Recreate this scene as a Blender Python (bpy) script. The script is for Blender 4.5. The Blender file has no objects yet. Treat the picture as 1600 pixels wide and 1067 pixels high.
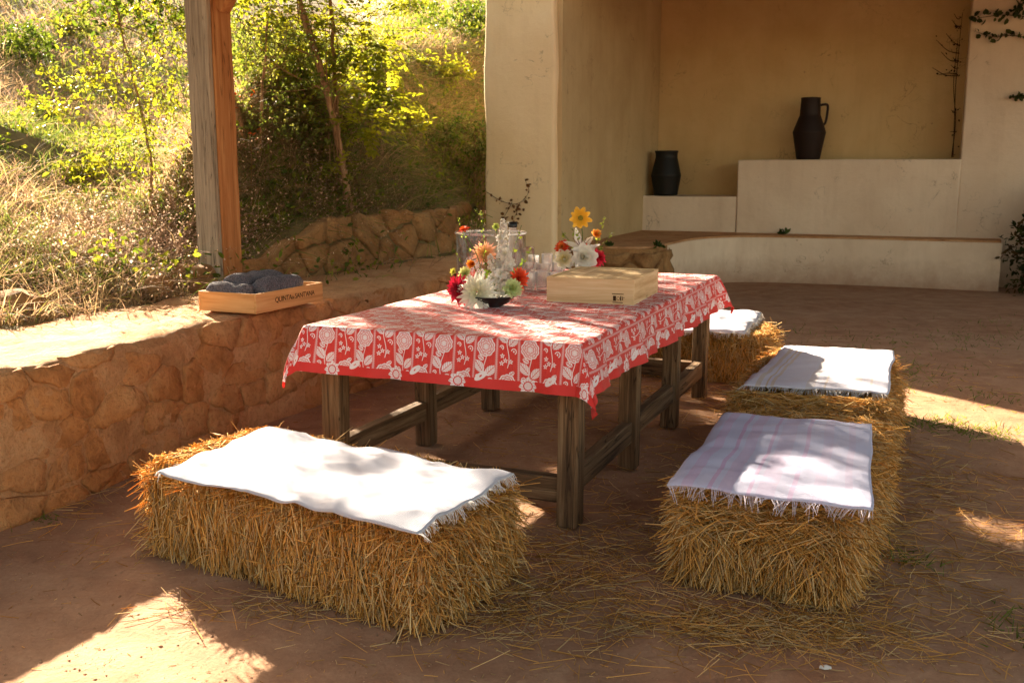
import bpy, bmesh, math, random
import numpy as np
from mathutils import Vector, Matrix, noise

rng = np.random.default_rng(7)
random.seed(7)
scene = bpy.context.scene
C = scene.collection

# ------------------------------------------------------------------ camera
CAM_H = 1.5
F_PX = 1540.0                       # focal length in pixels of a 1600 px wide frame
TILT = math.radians(9.9)
cam_data = bpy.data.cameras.new('camera')
cam_data.sensor_width = 36.0
cam_data.lens = F_PX / 1600 * 36.0
cam_data.clip_start = 0.05
cam_data.clip_end = 400
cam_data.dof.use_dof = True
cam_data.dof.focus_distance = 4.3
cam_data.dof.aperture_fstop = 6.3
cam = bpy.data.objects.new('camera', cam_data)
cam.location = (0, 0, CAM_H)
cam.rotation_euler = (math.radians(90) - TILT, 0, 0)
C.objects.link(cam)
scene.camera = cam

# ------------------------------------------------------------------ light
SUN_EL = math.radians(24.1)
SUN_D = np.array([0.537, -0.844]); SUN_D /= np.linalg.norm(SUN_D)     # way the light travels over the ground
ldir = Vector((SUN_D[0] * math.cos(SUN_EL), SUN_D[1] * math.cos(SUN_EL), -math.sin(SUN_EL)))
sun_data = bpy.data.lights.new('sun', 'SUN')
sun_data.energy = 4.7
sun_data.angle = math.radians(0.6)
sun_data.color = (1.0, 0.83, 0.60)
sun = bpy.data.objects.new('sun', sun_data)
sun.rotation_euler = ldir.to_track_quat('-Z', 'Y').to_euler()
C.objects.link(sun)

world = bpy.data.worlds.new('World')
scene.world = world
world.use_nodes = True
wt = world.node_tree
wt.nodes.clear()
w_out = wt.nodes.new('ShaderNodeOutputWorld')
w_bg = wt.nodes.new('ShaderNodeBackground')
w_sky = wt.nodes.new('ShaderNodeTexSky')
w_sky.sky_type = 'NISHITA'
w_sky.sun_disc = False
w_sky.sun_elevation = SUN_EL
w_sky.sun_rotation = math.atan2(-SUN_D[0], -SUN_D[1])
w_sky.dust_density = 2.0
w_sky.ozone_density = 0.6
w_mix = wt.nodes.new('ShaderNodeMix')
w_mix.data_type = 'RGBA'; w_mix.blend_type = 'MULTIPLY'
w_mix.inputs[0].default_value = 1.0
w_mix.inputs[7].default_value = (1.0, 0.755, 0.52, 1)
wt.links.new(w_sky.outputs[0], w_mix.inputs[6])
wt.links.new(w_mix.outputs[2], w_bg.inputs[0])
w_bg.inputs[1].default_value = 0.070
wt.links.new(w_bg.outputs[0], w_out.inputs[0])

vs = scene.view_settings
vs.view_transform = 'Standard'
vs.look = 'None'
vs.exposure = 2.97
vs.gamma = 1.0
vs.use_curve_mapping = False
scene.cycles.max_bounces = 8
scene.cycles.transparent_max_bounces = 24

# ------------------------------------------------------------------ helpers
def ray(u, v):
    a = (u - 800) / F_PX; b = -(v - 533.5) / F_PX
    return np.array([a, math.cos(TILT) + b * math.sin(TILT), -math.sin(TILT) + b * math.cos(TILT)])

def at_z(u, v, z):
    d = ray(u, v); t = (z - CAM_H) / d[2]
    return np.array([0, 0, CAM_H]) + d * t

def at_y(u, v, y):
    d = ray(u, v); t = y / d[1]
    return np.array([0, 0, CAM_H]) + d * t

def tag(o, label=None, cat=None, group=None, kind=None):
    if label: o['label'] = label
    if cat: o['category'] = cat
    if group: o['group'] = group
    if kind: o['kind'] = kind
    return o

def thing(name, label, cat, loc=(0, 0, 0), rz=0.0, group=None):
    o = bpy.data.objects.new(name, None)
    o.empty_display_size = 0.1
    o.location = loc; o.rotation_euler = (0, 0, rz)
    C.objects.link(o)
    return tag(o, label, cat, group)

def link_mesh(name, me, mat, parent=None):
    if mat is not None: me.materials.append(mat)
    o = bpy.data.objects.new(name, me)
    C.objects.link(o)
    if parent is not None: o.parent = parent
    return o

def np_mesh(name, V, F, mat, parent=None, col=None, smooth=False, uv=None):
    """V (n,3), F (m,k) equal sized faces; col (n,3) point colours; uv (n,2) per vertex"""
    V = np.asarray(V, dtype=np.float32); F = np.asarray(F, dtype=np.int32)
    me = bpy.data.meshes.new(name)
    me.vertices.add(len(V)); me.vertices.foreach_set('co', V.ravel())
    k = F.shape[1]
    me.loops.add(F.size); me.loops.foreach_set('vertex_index', F.ravel())
    me.polygons.add(len(F))
    me.polygons.foreach_set('loop_start', np.arange(0, F.size, k, dtype=np.int32))
    me.polygons.foreach_set('loop_total', np.full(len(F), k, dtype=np.int32))
    me.update(calc_edges=True)
    if smooth: me.polygons.foreach_set('use_smooth', np.ones(len(F), dtype=bool))
    if col is not None:
        a = me.color_attributes.new('Col', 'FLOAT_COLOR', 'POINT')
        cc = np.ones((len(V), 4), dtype=np.float32); cc[:, :3] = col
        a.data.foreach_set('color', cc.ravel())
    if uv is not None:
        l = me.uv_layers.new(name='UVMap')
        l.data.foreach_set('uv', np.asarray(uv, dtype=np.float32)[F.ravel()].ravel())
    me.validate()
    return link_mesh(name, me, mat, parent)

def bm_obj(name, bm, mat, parent=None, smooth=False):
    me = bpy.data.meshes.new(name)
    bmesh.ops.recalc_face_normals(bm, faces=bm.faces[:])
    bm.to_mesh(me); bm.free()
    if smooth: me.polygons.foreach_set('use_smooth', np.ones(len(me.polygons), dtype=bool))
    return link_mesh(name, me, mat, parent)

def box_bm(bm, x0, x1, y0, y1, z0, z1, bev=0.0, seg=2):
    r = bmesh.ops.create_cube(bm, size=1)
    vv = r['verts']
    for v in vv:
        v.co = Vector((x0 + (v.co.x + .5) * (x1 - x0), y0 + (v.co.y + .5) * (y1 - y0), z0 + (v.co.z + .5) * (z1 - z0)))
    if bev > 0:
        es = list({e for v in vv for e in v.link_edges})
        bmesh.ops.bevel(bm, geom=es, offset=bev, segments=seg, affect='EDGES', profile=.6)
    return bm

def box_obj(name, dims, mat, parent=None, bev=0.004, seg=2, wob=0.0, cuts=0, smooth=False):
    bm = bmesh.new(); box_bm(bm, *dims, bev=bev, seg=seg)
    if cuts:
        ax = int(np.argmax([dims[1] - dims[0], dims[3] - dims[2], dims[5] - dims[4]]))
        for i in range(1, cuts + 1):
            co = [0, 0, 0]; co[ax] = dims[2 * ax] + (dims[2 * ax + 1] - dims[2 * ax]) * i / (cuts + 1)
            no = [0, 0, 0]; no[ax] = 1
            bmesh.ops.bisect_plane(bm, geom=bm.verts[:] + bm.edges[:] + bm.faces[:], plane_co=co, plane_no=no)
    if wob:
        s = random.random() * 50
        for v in bm.verts:
            n = noise.noise_vector(v.co * 3.1 + Vector((s, s, 0)))
            v.co += n * wob
    return bm_obj(name, bm, mat, parent, smooth)

def unit(a): return a / np.maximum(np.linalg.norm(a, axis=-1, keepdims=True), 1e-9)

def perp_frame(D):
    D = unit(D)
    ref = np.where(np.abs(D[:, 2:3]) < .9, np.array([[0, 0, 1.0]]), np.array([[1.0, 0, 0]]))
    A = unit(np.cross(D, ref)); B = np.cross(D, A)
    return A, B

def strands(P, D, L, W, bend, nseg=2, taper=.5):
    """three sided bent prisms; P,D,bend (n,3), L,W (n,)"""
    n = len(P); D = unit(D); A, B = perp_frame(D)
    rings = []
    for i in range(nseg + 1):
        t = i / nseg
        c = P + D * (L * t)[:, None] + bend * (L * t * t)[:, None]
        w = (W * (1 - (1 - taper) * t))[:, None] * .5
        for k in range(3):
            a = k * 2.0944
            rings.append(c + A * w * math.cos(a) + B * w * math.sin(a))
    V = np.stack(rings, 1)                      # n, (nseg+1)*3, 3
    m = (nseg + 1) * 3
    base = (np.arange(n) * m)[:, None, None]
    q = []
    for i in range(nseg):
        for k in range(3):
            k2 = (k + 1) % 3
            q.append([i * 3 + k, i * 3 + k2, (i + 1) * 3 + k2, (i + 1) * 3 + k])
    F = (base + np.array(q)[None]).reshape(-1, 4)
    return V.reshape(-1, 3), F, m

def blades(P, D, L, W, bend, nseg=3):
    """flat tapering grass blades"""
    n = len(P); D = unit(D); A, B = perp_frame(D)
    th = rng.uniform(0, 6.28, n)[:, None]
    S = A * np.cos(th) + B * np.sin(th)
    V = []
    for i in range(nseg + 1):
        t = i / nseg
        c = P + D * (L * t)[:, None] + bend * (L * t * t)[:, None]
        w = (W * (1 - t ** 1.5) * .5 + W * .03)[:, None]
        V += [c - S * w, c + S * w]
    V = np.stack(V, 1); m = 2 * (nseg + 1)
    q = [[2 * i, 2 * i + 1, 2 * i + 3, 2 * i + 2] for i in range(nseg)]
    F = ((np.arange(n) * m)[:, None, None] + np.array(q)[None]).reshape(-1, 4)
    return V.reshape(-1, 3), F, m

def leaves(P, D, N, L, ratio=.5, fold=.18, droop=.15):
    """leaf of two quads folded along the midrib"""
    n = len(P); D = unit(D); S = unit(np.cross(D, N)); U = np.cross(S, D)
    L = L[:, None]; w = L * ratio * .5
    b = P; l1 = P + D * L * .3 + S * w * .85 + U * w * fold; l2 = P + D * L * .68 + S * w * .8 + U * w * fold - U * L * droop * .4
    tip = P + D * L - U * L * droop
    r1 = P + D * L * .3 - S * w * .85 + U * w * fold; r2 = P + D * L * .68 - S * w * .8 + U * w * fold - U * L * droop * .4
    V = np.stack([b, l1, l2, tip, r2, r1], 1)
    q = np.array([[0, 1, 2, 3], [0, 3, 4, 5]])
    F = ((np.arange(n) * 6)[:, None, None] + q[None]).reshape(-1, 4)
    return V.reshape(-1, 3), F, 6

def tube(path, radii, sides=8, cap=True):
    path = np.asarray(path, float); n = len(path)
    T = np.gradient(path, axis=0); T = unit(T)
    ref = np.array([0.31, 0.77, .55]); V = []
    a = unit(np.cross(T[0], ref))
    for i in range(n):
        a = a - T[i] * np.dot(a, T[i]); a = a / np.linalg.norm(a); b = np.cross(T[i], a)
        for k in range(sides):
            th = 2 * math.pi * k / sides
            V.append(path[i] + radii[i] * (a * math.cos(th) + b * math.sin(th)))
    F = []
    for i in range(n - 1):
        for k in range(sides):
            k2 = (k + 1) % sides
            F.append([i * sides + k, i * sides + k2, (i + 1) * sides + k2, (i + 1) * sides + k])
    return np.array(V), np.array(F)

def join(parts):
    Vs, Fs, Cs, o = [], [], [], 0
    for p in parts:
        Vs.append(p[0]); Fs.append(np.asarray(p[1]) + o); o += len(p[0])
        if len(p) > 2: Cs.append(np.broadcast_to(p[2], (len(p[0]), 3)))
    return np.concatenate(Vs), np.concatenate(Fs), (np.concatenate(Cs) if Cs else None)

def lathe(profile, n=40):
    """profile list of (r,z) -> verts, quads"""
    V = []; F = []
    for (r, z) in profile:
        for k in range(n):
            a = 2 * math.pi * k / n
            V.append((r * math.cos(a), r * math.sin(a), z))
    for i in range(len(profile) - 1):
        for k in range(n):
            k2 = (k + 1) % n
            F.append([i * n + k, i * n + k2, (i + 1) * n + k2, (i + 1) * n + k])
    return np.array(V), np.array(F)

def fbm(x, y, sc=1.0, oct=4, seed=0.0):
    out = np.zeros(len(x)); amp = 1.0; tot = 0
    for o in range(oct):
        f = sc * 2 ** o
        out += amp * np.array([noise.noise((a * f + seed, b * f - seed, o * 3.7 + seed)) for a, b in zip(x, y)])
        tot += amp; amp *= .5
    return out / tot

def smooth(a, b, x):
    a = np.asarray(a, float); t = np.clip((x - a) / (b - a), 0, 1); return t * t * (3 - 2 * t)

# ------------------------------------------------------------------ materials
class NT:
    def __init__(s, name):
        s.m = bpy.data.materials.new(name); s.m.use_nodes = True
        s.t = s.m.node_tree; s.t.nodes.clear()
        s.out = s.t.nodes.new('ShaderNodeOutputMaterial')
    def n(s, typ, **kw):
        nd = s.t.nodes.new(typ)
        for k, v in kw.items(): setattr(nd, k, v)
        return nd
    def l(s, a, b): s.t.links.new(a, b)
    def coord(s, kind='Object', scale=(1, 1, 1)):
        tc = s.n('ShaderNodeTexCoord'); mp = s.n('ShaderNodeMapping')
        mp.inputs['Scale'].default_value = scale
        s.l(tc.outputs[kind], mp.inputs[0]); return mp.outputs[0]
    def noise(s, co, scale, detail=6, rough=.6, dist=0.0):
        nd = s.n('ShaderNodeTexNoise'); nd.inputs['Scale'].default_value = scale
        nd.inputs['Detail'].default_value = detail; nd.inputs['Roughness'].default_value = rough
        nd.inputs['Distortion'].default_value = dist
        s.l(co, nd.inputs['Vector']); return nd.outputs['Fac']
    def ramp(s, fac, stops):
        r = s.n('ShaderNodeValToRGB'); el = r.color_ramp.elements
        while len(el) < len(stops): el.new(.5)
        for e, (p, c) in zip(el, stops):
            e.position = p; e.color = (*c, 1) if len(c) == 3 else c
        s.l(fac, r.inputs[0]); return r.outputs[0]
    def mixc(s, fac, a, b, mode='MIX'):
        m = s.n('ShaderNodeMix', data_type='RGBA', blend_type=mode)
        for sock, v in ((m.inputs[0], fac), (m.inputs[6], a), (m.inputs[7], b)):
            if isinstance(v, (int, float)): sock.default_value = v
            elif isinstance(v, tuple): sock.default_value = (*v, 1) if len(v) == 3 else v
            else: s.l(v, sock)
        return m.outputs[2]
    def math(s, op, a, b=None, c=None, clamp=False):
        m = s.n('ShaderNodeMath', operation=op, use_clamp=clamp)
        for i, v in enumerate((a, b, c)):
            if v is None: continue
            if isinstance(v, (int, float)): m.inputs[i].default_value = v
            else: s.l(v, m.inputs[i])
        return m.outputs[0]
    def bump(s, h, strength=.5, dist=.01, normal=None):
        b = s.n('ShaderNodeBump'); b.inputs['Strength'].default_value = strength
        b.inputs['Distance'].default_value = dist; s.l(h, b.inputs['Height'])
        if normal is not None: s.l(normal, b.inputs['Normal'])
        return b.outputs[0]
    def bsdf(s, color, rough=.8, normal=None, spec=.3, transl=0.0, tcol=None):
        p = s.n('ShaderNodeBsdfPrincipled')
        if isinstance(color, tuple): p.inputs['Base Color'].default_value = (*color, 1)
        else: s.l(color, p.inputs['Base Color'])
        if isinstance(rough, (int, float)): p.inputs['Roughness'].default_value = rough
        else: s.l(rough, p.inputs['Roughness'])
        p.inputs['Specular IOR Level'].default_value = spec
        if normal is not None: s.l(normal, p.inputs['Normal'])
        sh = p.outputs[0]
        if transl > 0:
            t = s.n('ShaderNodeBsdfTranslucent')
            tc = tcol if tcol is not None else color
            if isinstance(tc, tuple): t.inputs[0].default_value = (*tc, 1)
            else: s.l(tc, t.inputs[0])
            if normal is not None: s.l(normal, t.inputs['Normal'])
            mx = s.n('ShaderNodeMixShader'); mx.inputs[0].default_value = transl
            s.l(sh, mx.inputs[1]); s.l(t.outputs[0], mx.inputs[2]); sh = mx.outputs[0]
        s.p = p
        s.l(sh, s.out.inputs[0]); return s.m

def m_dirt():
    t = NT('red_dirt'); co = t.coord('Object')
    big = t.noise(co, .9, 5, .6); mid = t.noise(co, 5, 8, .65, .4); fine = t.noise(co, 55, 8, .75)
    c = t.ramp(mid, [(.25, (.22, .10, .055)), (.5, (.35, .18, .10)), (.75, (.48, .285, .17))])
    c = t.mixc(t.ramp(big, [(.35, (0, 0, 0)), (.65, (1, 1, 1))]), c, t.mixc(.4, c, (.50, .34, .22)))
    c = t.mixc(t.ramp(fine, [(.4, (1, 1, 1)), (.62, (0, 0, 0))]), c, t.mixc(.22, c, (.12, .06, .04)))
    sc = t.n('ShaderNodeTexVoronoi'); sc.inputs['Scale'].default_value = 38; t.l(co, sc.inputs['Vector'])
    pb = t.math('MULTIPLY', t.ramp(sc.outputs[0], [(.0, (1, 1, 1)), (.3, (0, 0, 0))]), t.ramp(t.noise(co, 9, 3), [(.5, (0, 0, 0)), (.62, (1, 1, 1))]))
    h = t.math('ADD', t.math('MULTIPLY', mid, 1.0), t.math('MULTIPLY', fine, .35))
    h = t.math('ADD', h, t.math('MULTIPLY', pb, .22))
    return t.bsdf(c, .92, t.bump(h, .6, .022), .15)

def m_stone(name, cols, sc=6, bump=.6):
    t = NT(name); co = t.coord('Object')
    oi = t.n('ShaderNodeObjectInfo')
    mv = t.n('ShaderNodeVectorMath', operation='ADD'); t.l(co, mv.inputs[0])
    sv = t.n('ShaderNodeCombineXYZ'); t.l(t.math('MULTIPLY', oi.outputs['Random'], 9.0), sv.inputs[0]); t.l(sv.outputs[0], mv.inputs[1])
    a = t.noise(mv.outputs[0], sc, 8, .65, .5); b = t.noise(co, sc * 9, 6, .7); g = t.noise(co, 2.2, 4, .6)
    c = t.ramp(a, [(.3, cols[0]), (.5, cols[1]), (.72, cols[2])])
    c = t.mixc(t.math('MULTIPLY', oi.outputs['Random'], .5), c, cols[3])
    c = t.mixc(t.ramp(g, [(.42, (0, 0, 0)), (.6, (.65, .65, .65))]), c, cols[4])
    c = t.mixc(t.ramp(b, [(.35, (.5, .5, .5)), (.5, (0, 0, 0))]), c, cols[0])
    h = t.math('ADD', a, t.math('MULTIPLY', b, .3))
    return t.bsdf(c, .9, t.bump(h, bump, .03), .15)

def m_wood(name, dark, mid, light, axis=2, sc=1.0, rough=.75, bump=.4, cracks=True, knots=0.0, spec=.2):
    t = NT(name); s = [28 * sc] * 3; s[axis] = 1.3 * sc
    co = t.coord('Object', tuple(s)); oi = t.n('ShaderNodeObjectInfo')
    mv = t.n('ShaderNodeVectorMath', operation='ADD'); t.l(co, mv.inputs[0])
    cx = t.n('ShaderNodeCombineXYZ')
    for i in range(3): t.l(t.math('MULTIPLY', oi.outputs['Random'], 17.0 + i * 5), cx.inputs[i])
    t.l(cx.outputs[0], mv.inputs[1])
    a = t.noise(mv.outputs[0], 1.0, 8, .7, .6); b = t.noise(mv.outputs[0], 3.2, 6, .7)
    co2 = t.coord('Object'); g = t.noise(co2, 4, 4, .6)
    c = t.ramp(a, [(.35, dark), (.5, mid), (.65, light)])
    c = t.mixc(t.ramp(g, [(.4, (0, 0, 0)), (.7, (.5, .5, .5))]), c, mid)
    h = t.math('ADD', a, t.math('MULTIPLY', b, .4))
    if cracks:
        s2 = [9 * sc] * 3; s2[axis] = .45 * sc
        cr = t.noise(t.coord('Object', tuple(s2)), 2.0, 3, .5, .3)
        crm = t.ramp(t.math('ABSOLUTE', t.math('SUBTRACT', cr, .5)), [(0.0, (1, 1, 1)), (.012, (0, 0, 0))])
        c = t.mixc(t.math('MULTIPLY', crm, .8), c, tuple(x * .25 for x in dark))
        h = t.math('SUBTRACT', h, t.math('MULTIPLY', crm, .8))
    if knots:
        vo = t.n('ShaderNodeTexVoronoi'); vo.inputs['Scale'].default_value = 3.3
        s3 = [2.2] * 3; s3[axis] = .8
        t.l(t.coord('Object', tuple(s3)), vo.inputs['Vector'])
        km = t.ramp(vo.outputs[0], [(.02, (1, 1, 1)), (.09, (0, 0, 0))])
        c = t.mixc(t.math('MULTIPLY', km, knots), c, tuple(x * .45 for x in dark))
    return t.bsdf(c, rough, t.bump(h, bump, .006), spec)

def m_plaster(name, base, stain, warm, up=0.0):
    t = NT(name); co = t.coord('Object')
    a = t.noise(co, 1.1, 6, .6, .3); b = t.noise(co, 7, 8, .7, .2); f = t.noise(co, 60, 5, .7)
    st = t.noise(t.coord('Object', (4, 4, .5)), 1.3, 6, .65)
    c = t.mixc(t.ramp(a, [(.35, (0, 0, 0)), (.7, (1, 1, 1))]), base, warm)
    c = t.mixc(t.ramp(st, [(.48, (0, 0, 0)), (.75, (.3, .3, .3))]), c, stain)
    c = t.mixc(t.ramp(b, [(.58, (0, 0, 0)), (.8, (.4, .4, .4))]), c, stain)
    # splash of soil along the foot
    g = t.n('ShaderNodeNewGeometry'); sp = t.n('ShaderNodeSeparateXYZ'); t.l(g.outputs['Position'], sp.inputs[0])
    foot = t.math('SUBTRACT', .2, t.math('SUBTRACT', sp.outputs[2], t.math('MULTIPLY', b, .35)), clamp=True)
    c = t.mixc(t.math('MULTIPLY', foot, 2.2, clamp=True), c, (.33, .2, .13))
    ck = t.noise(co, 2.3, 5, .55, .6)
    cm = t.math('MULTIPLY', t.ramp(t.math('ABSOLUTE', t.math('SUBTRACT', ck, .5)), [(0, (1, 1, 1)), (.006, (0, 0, 0))]), t.ramp(t.noise(co, 1.6, 3, .5), [(.52, (0, 0, 0)), (.62, (1, 1, 1))]))
    c = t.mixc(t.math('MULTIPLY', cm, .55), c, tuple(x * .35 for x in stain))
    sp2 = t.n('ShaderNodeTexVoronoi'); sp2.inputs['Scale'].default_value = 5.5; t.l(co, sp2.inputs['Vector'])
    chip = t.math('MULTIPLY', t.ramp(sp2.outputs[0], [(.05, (1, 1, 1)), (.085, (0, 0, 0))]), t.ramp(t.noise(co, 3.1, 2, .5), [(.55, (0, 0, 0)), (.6, (1, 1, 1))]))
    c = t.mixc(t.math('MULTIPLY', chip, .6), c, (.30, .19, .11))
    h = t.math('ADD', t.math('MULTIPLY', b, .6), t.math('MULTIPLY', f, .12)); h = t.math('ADD', h, a); h = t.math('SUBTRACT', h, t.math('MULTIPLY', cm, .2))
    return t.bsdf(c, .85, t.bump(h, .5, .03), .2)

def m_attr(name, transl=.3, rough=.7, spec=.2, bump=0, tmul=None, hue=None):
    t = NT(name); a = t.n('ShaderNodeAttribute', attribute_name='Col')
    c = a.outputs[0]
    tc = t.mixc(1.0, c, tmul, 'MULTIPLY') if tmul else None
    return t.bsdf(c, rough, None, spec, transl, tc)

def m_plain(name, col, rough=.6, spec=.4, var=.12, sc=20, bump=.2, metal=0):
    t = NT(name); co = t.coord('Object'); a = t.noise(co, sc, 5, .6)
    c = t.mixc(a, tuple(x * (1 - var) for x in col), tuple(min(1, x * (1 + var)) for x in col))
    m = t.bsdf(c, rough, t.bump(a, bump, .004), spec)
    t.p.inputs['Metallic'].default_value = metal
    return m

def m_glass(name, tint=(.93, .95, .96), glint_white=.0, gl=.0):
    t = NT(name)
    tr = t.n('ShaderNodeBsdfTransparent'); tr.inputs[0].default_value = (*tint, 1)
    g = t.n('ShaderNodeBsdfGlossy'); g.inputs['Roughness'].default_value = .04
    lw = t.n('ShaderNodeLayerWeight'); lw.inputs[0].default_value = .28
    f = t.math('ADD', t.math('MULTIPLY', lw.outputs['Fresnel'], .55), gl, clamp=True)
    mx = t.n('ShaderNodeMixShader'); t.l(f, mx.inputs[0]); t.l(tr.outputs[0], mx.inputs[1]); t.l(g.outputs[0], mx.inputs[2])
    sh = mx.outputs[0]
    if glint_white:
        d = t.n('ShaderNodeBsdfTranslucent'); d.inputs[0].default_value = (.9, .9, .92, 1)
        m2 = t.n('ShaderNodeMixShader'); m2.inputs[0].default_value = glint_white
        t.l(sh, m2.inputs[1]); t.l(d.outputs[0], m2.inputs[2]); sh = m2.outputs[0]
    t.l(sh, t.out.inputs[0]); return t.m

# small expression layer over Math nodes, used for the printed cloth
class Ex:
    T = None
    def __init__(s, v): s.v = v
    @staticmethod
    def op(o, *a):
        a = [x.v if isinstance(x, Ex) else float(x) for x in a]
        return Ex(Ex.T.math(o, *a))
    def __add__(s, o): return Ex.op('ADD', s, o)
    __radd__ = __add__
    def __sub__(s, o): return Ex.op('SUBTRACT', s, o)
    def __rsub__(s, o): return Ex.op('SUBTRACT', o, s)
    def __mul__(s, o): return Ex.op('MULTIPLY', s, o)
    __rmul__ = __mul__
    def __truediv__(s, o): return Ex.op('DIVIDE', s, o)
def e_abs(a): return Ex.op('ABSOLUTE', a)
def e_mod(a, b): return Ex.op('FLOORED_MODULO', a, b)
def e_max(a, b): return Ex.op('MAXIMUM', a, b)
def e_min(a, b): return Ex.op('MINIMUM', a, b)
def e_sin(a): return Ex.op('SINE', a)
def e_sqrt(a): return Ex.op('SQRT', a)
def e_lt(a, b): return Ex.op('LESS_THAN', a, b)
def e_gt(a, b): return Ex.op('GREATER_THAN', a, b)
def e_len(x, y): return e_sqrt(x * x + y * y)
def e_ang(x, y): return Ex.op('ARCTAN2', y, x)

def motif_cloth(x, y, W, Hh):
    """x in [0,W), y in [0,Hh): one column of the printed band; returns white mask (0..1)"""
    cx = W * .5
    # scalloped bloom with drawn petals
    dx = x - cx; dy = y - .205
    r = e_len(dx, dy); a = e_ang(dx, dy)
    R = .0345 + .0035 * e_abs(e_sin(a * 5.0))
    ring = e_lt(e_abs(r - R), .0028)
    inside = e_lt(r, R - .0055)
    l1 = e_lt(e_abs(r - (.021 + .004 * e_abs(e_sin(a * 4.0 + .6)))), .0013)
    l2 = e_lt(e_abs(r - (.0125 + .003 * e_abs(e_sin(a * 3.0)))), .0012)
    l3 = e_lt(e_abs(e_sin(a * 5.0)), .10) * e_gt(r, .024)
    pet = (1.0 - e_max(e_max(l1, l2), l3)) * .82
    bloom = e_max(ring, inside * pet)
    core = e_lt(r, .007)
    m = e_max(bloom, core)
    # two veined leaves under the bloom
    def leaf(px, py, ca, sa, L, Wd, m):
        X = (x - px) * ca + (y - py) * sa; Y = (y - py) * ca - (x - px) * sa
        t = X / L
        wid = Wd * t * (1.0 - t) * 4.0 + .0022 * e_abs(e_sin(X * 420.0))
        ins = e_lt(e_abs(Y), wid) * e_gt(X, 0.0) * e_lt(X, L)
        vein = e_max(e_lt(e_abs(Y), .0013), e_lt(e_abs(e_sin((X - e_abs(Y) * .9) * 300.0)), .26) * e_gt(e_abs(Y), .002))
        return e_max(m, ins * (1.0 - vein))
    m = leaf(cx - .002, .100, -.66, .75, .066, .0175, m)
    m = leaf(cx + .003, .088, .70, .71, .060, .0165, m)
    m = leaf(cx - .004, .150, -.85, .52, .034, .0085, m)
    m = leaf(cx + .006, .238, .80, .60, .032, .0080, m)
    # stem
    sx = cx + .006 * e_sin(y * 44.0)
    stem = e_lt(e_abs(x - sx), .0017) * e_lt(y, .18)
    m = e_max(m, stem)
    # curl and little flowers
    def curl(px, py, R, m):
        rr = e_len(x - px, y - py)
        return e_max(m, e_max(e_lt(e_abs(rr - R), .002) * e_gt(y - py + (x - px) * .8, -.006), e_lt(rr, R * .35)))
    m = curl(cx + .026, .068, .011, m)
    m = curl(cx - .028, .082, .008, m)
    for (px, py) in ((cx - .024, .048), (cx - .010, .030), (cx + .014, .026), (cx - .026, .018)):
        X = x - px; Y = y - py; rr = e_len(X, Y); aa = e_ang(X, Y)
        fl = e_lt(rr, .0075 + .0032 * e_sin(aa * 5.0)) * e_gt(rr, .0025)
        m = e_max(m, fl)
    return m

def m_tablecloth():
    t = NT('red_floral_cloth'); Ex.T = t
    uv = t.n('ShaderNodeUVMap', uv_map='UVMap'); sp = t.n('ShaderNodeSeparateXYZ'); t.l(uv.outputs[0], sp.inputs[0])
    X = Ex(sp.outputs[0]); Y = Ex(sp.outputs[1])     # metres across / along the cloth
    W, Hh = .0975, .27
    gx = X + 50 * W
    col = Ex.op('FLOOR', gx / W)
    par = e_mod(col, 2.0)
    lx = e_mod(gx, W)
    ly = e_mod(Y + 3.0 + par * .145 - .008, Hh)
    mot = motif_cloth(lx, ly, W, Hh)
    # beaded double stripe between the columns
    ed = e_min(lx, W - lx)
    stripe = e_lt(ed, .0058)
    bead = e_lt(e_abs(e_sin(Y * 420.0)), .55) * e_gt(ed, .0034) + e_lt(ed, .0018)
    # hem: plain band with big scrolls
    w2, l2 = CLOTH_W / 2, CLOTH_L / 2
    hx = w2 - e_abs(X); hy = l2 - e_abs(Y)
    hem = e_lt(e_min(hx, hy), .042)
    sidew = e_lt(hy, hx)
    along = e_mod(X * sidew + Y * (1.0 - sidew) + 5.0, .31)
    hd = e_min(hx, hy)
    q = along - .16; rr = e_len(q, hd - .022); aa = e_ang(q, hd - .022)
    big = e_lt(rr, .034 + .004 * e_sin(aa * 9.0 + q * 60.0)) * e_gt(e_abs(e_sin(aa * 7.0 + rr * 90.0)), .22) * e_gt(e_abs(rr - .018), .0022)
    q2 = along - .27; r2 = e_len(q2 * .6, hd - .05 - q2 * .5)
    big = e_max(big, e_lt(r2, .016) * e_gt(r2, .004))
    red = (.60, .018, .022)
    noi = t.noise(t.coord('UV', (300, 30, 1)), 1.0, 3, .6)
    base = t.mixc(t.ramp(noi, [(.3, (0, 0, 0)), (.7, (1, 1, 1))]), (.54, .018, .018), (.70, .045, .032))
    white = (.80, .72, .76)
    stc = t.mixc(Ex.op('MULTIPLY', bead, .75).v, t.mixc(.15, base, white), t.mixc(.25, white, base))
    body = t.mixc(stripe.v, t.mixc(mot.v, base, white), stc)
    hemc = t.mixc(big.v, (.62, .022, .018), white)
    c = t.mixc(hem.v, body, hemc)
    # embroidered blooms run across the inner edge of the hem too
    c = t.mixc((big * e_lt(hd, .11)).v, c, white)
    fin = t.n('ShaderNodeTexWave'); fin.inputs['Scale'].default_value = 400; t.l(t.coord('UV'), fin.inputs['Vector'])
    h = t.math('ADD', t.math('MULTIPLY', mot.v, .6), t.math('MULTIPLY', fin.outputs['Fac'], .3))
    fold = t.noise(t.coord('UV'), 5, 4, .5)
    b1 = t.bump(fold, .25, .03)
    m_ = t.bsdf(c, .55, t.bump(h, .3, .0015, b1), .45, .10, c)
    t.p.inputs['Sheen Weight'].default_value = .10; t.p.inputs['Sheen Roughness'].default_value = .35
    t.p.inputs['Sheen Tint'].default_value = (1, .9, .9, 1)
    return m_

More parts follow.
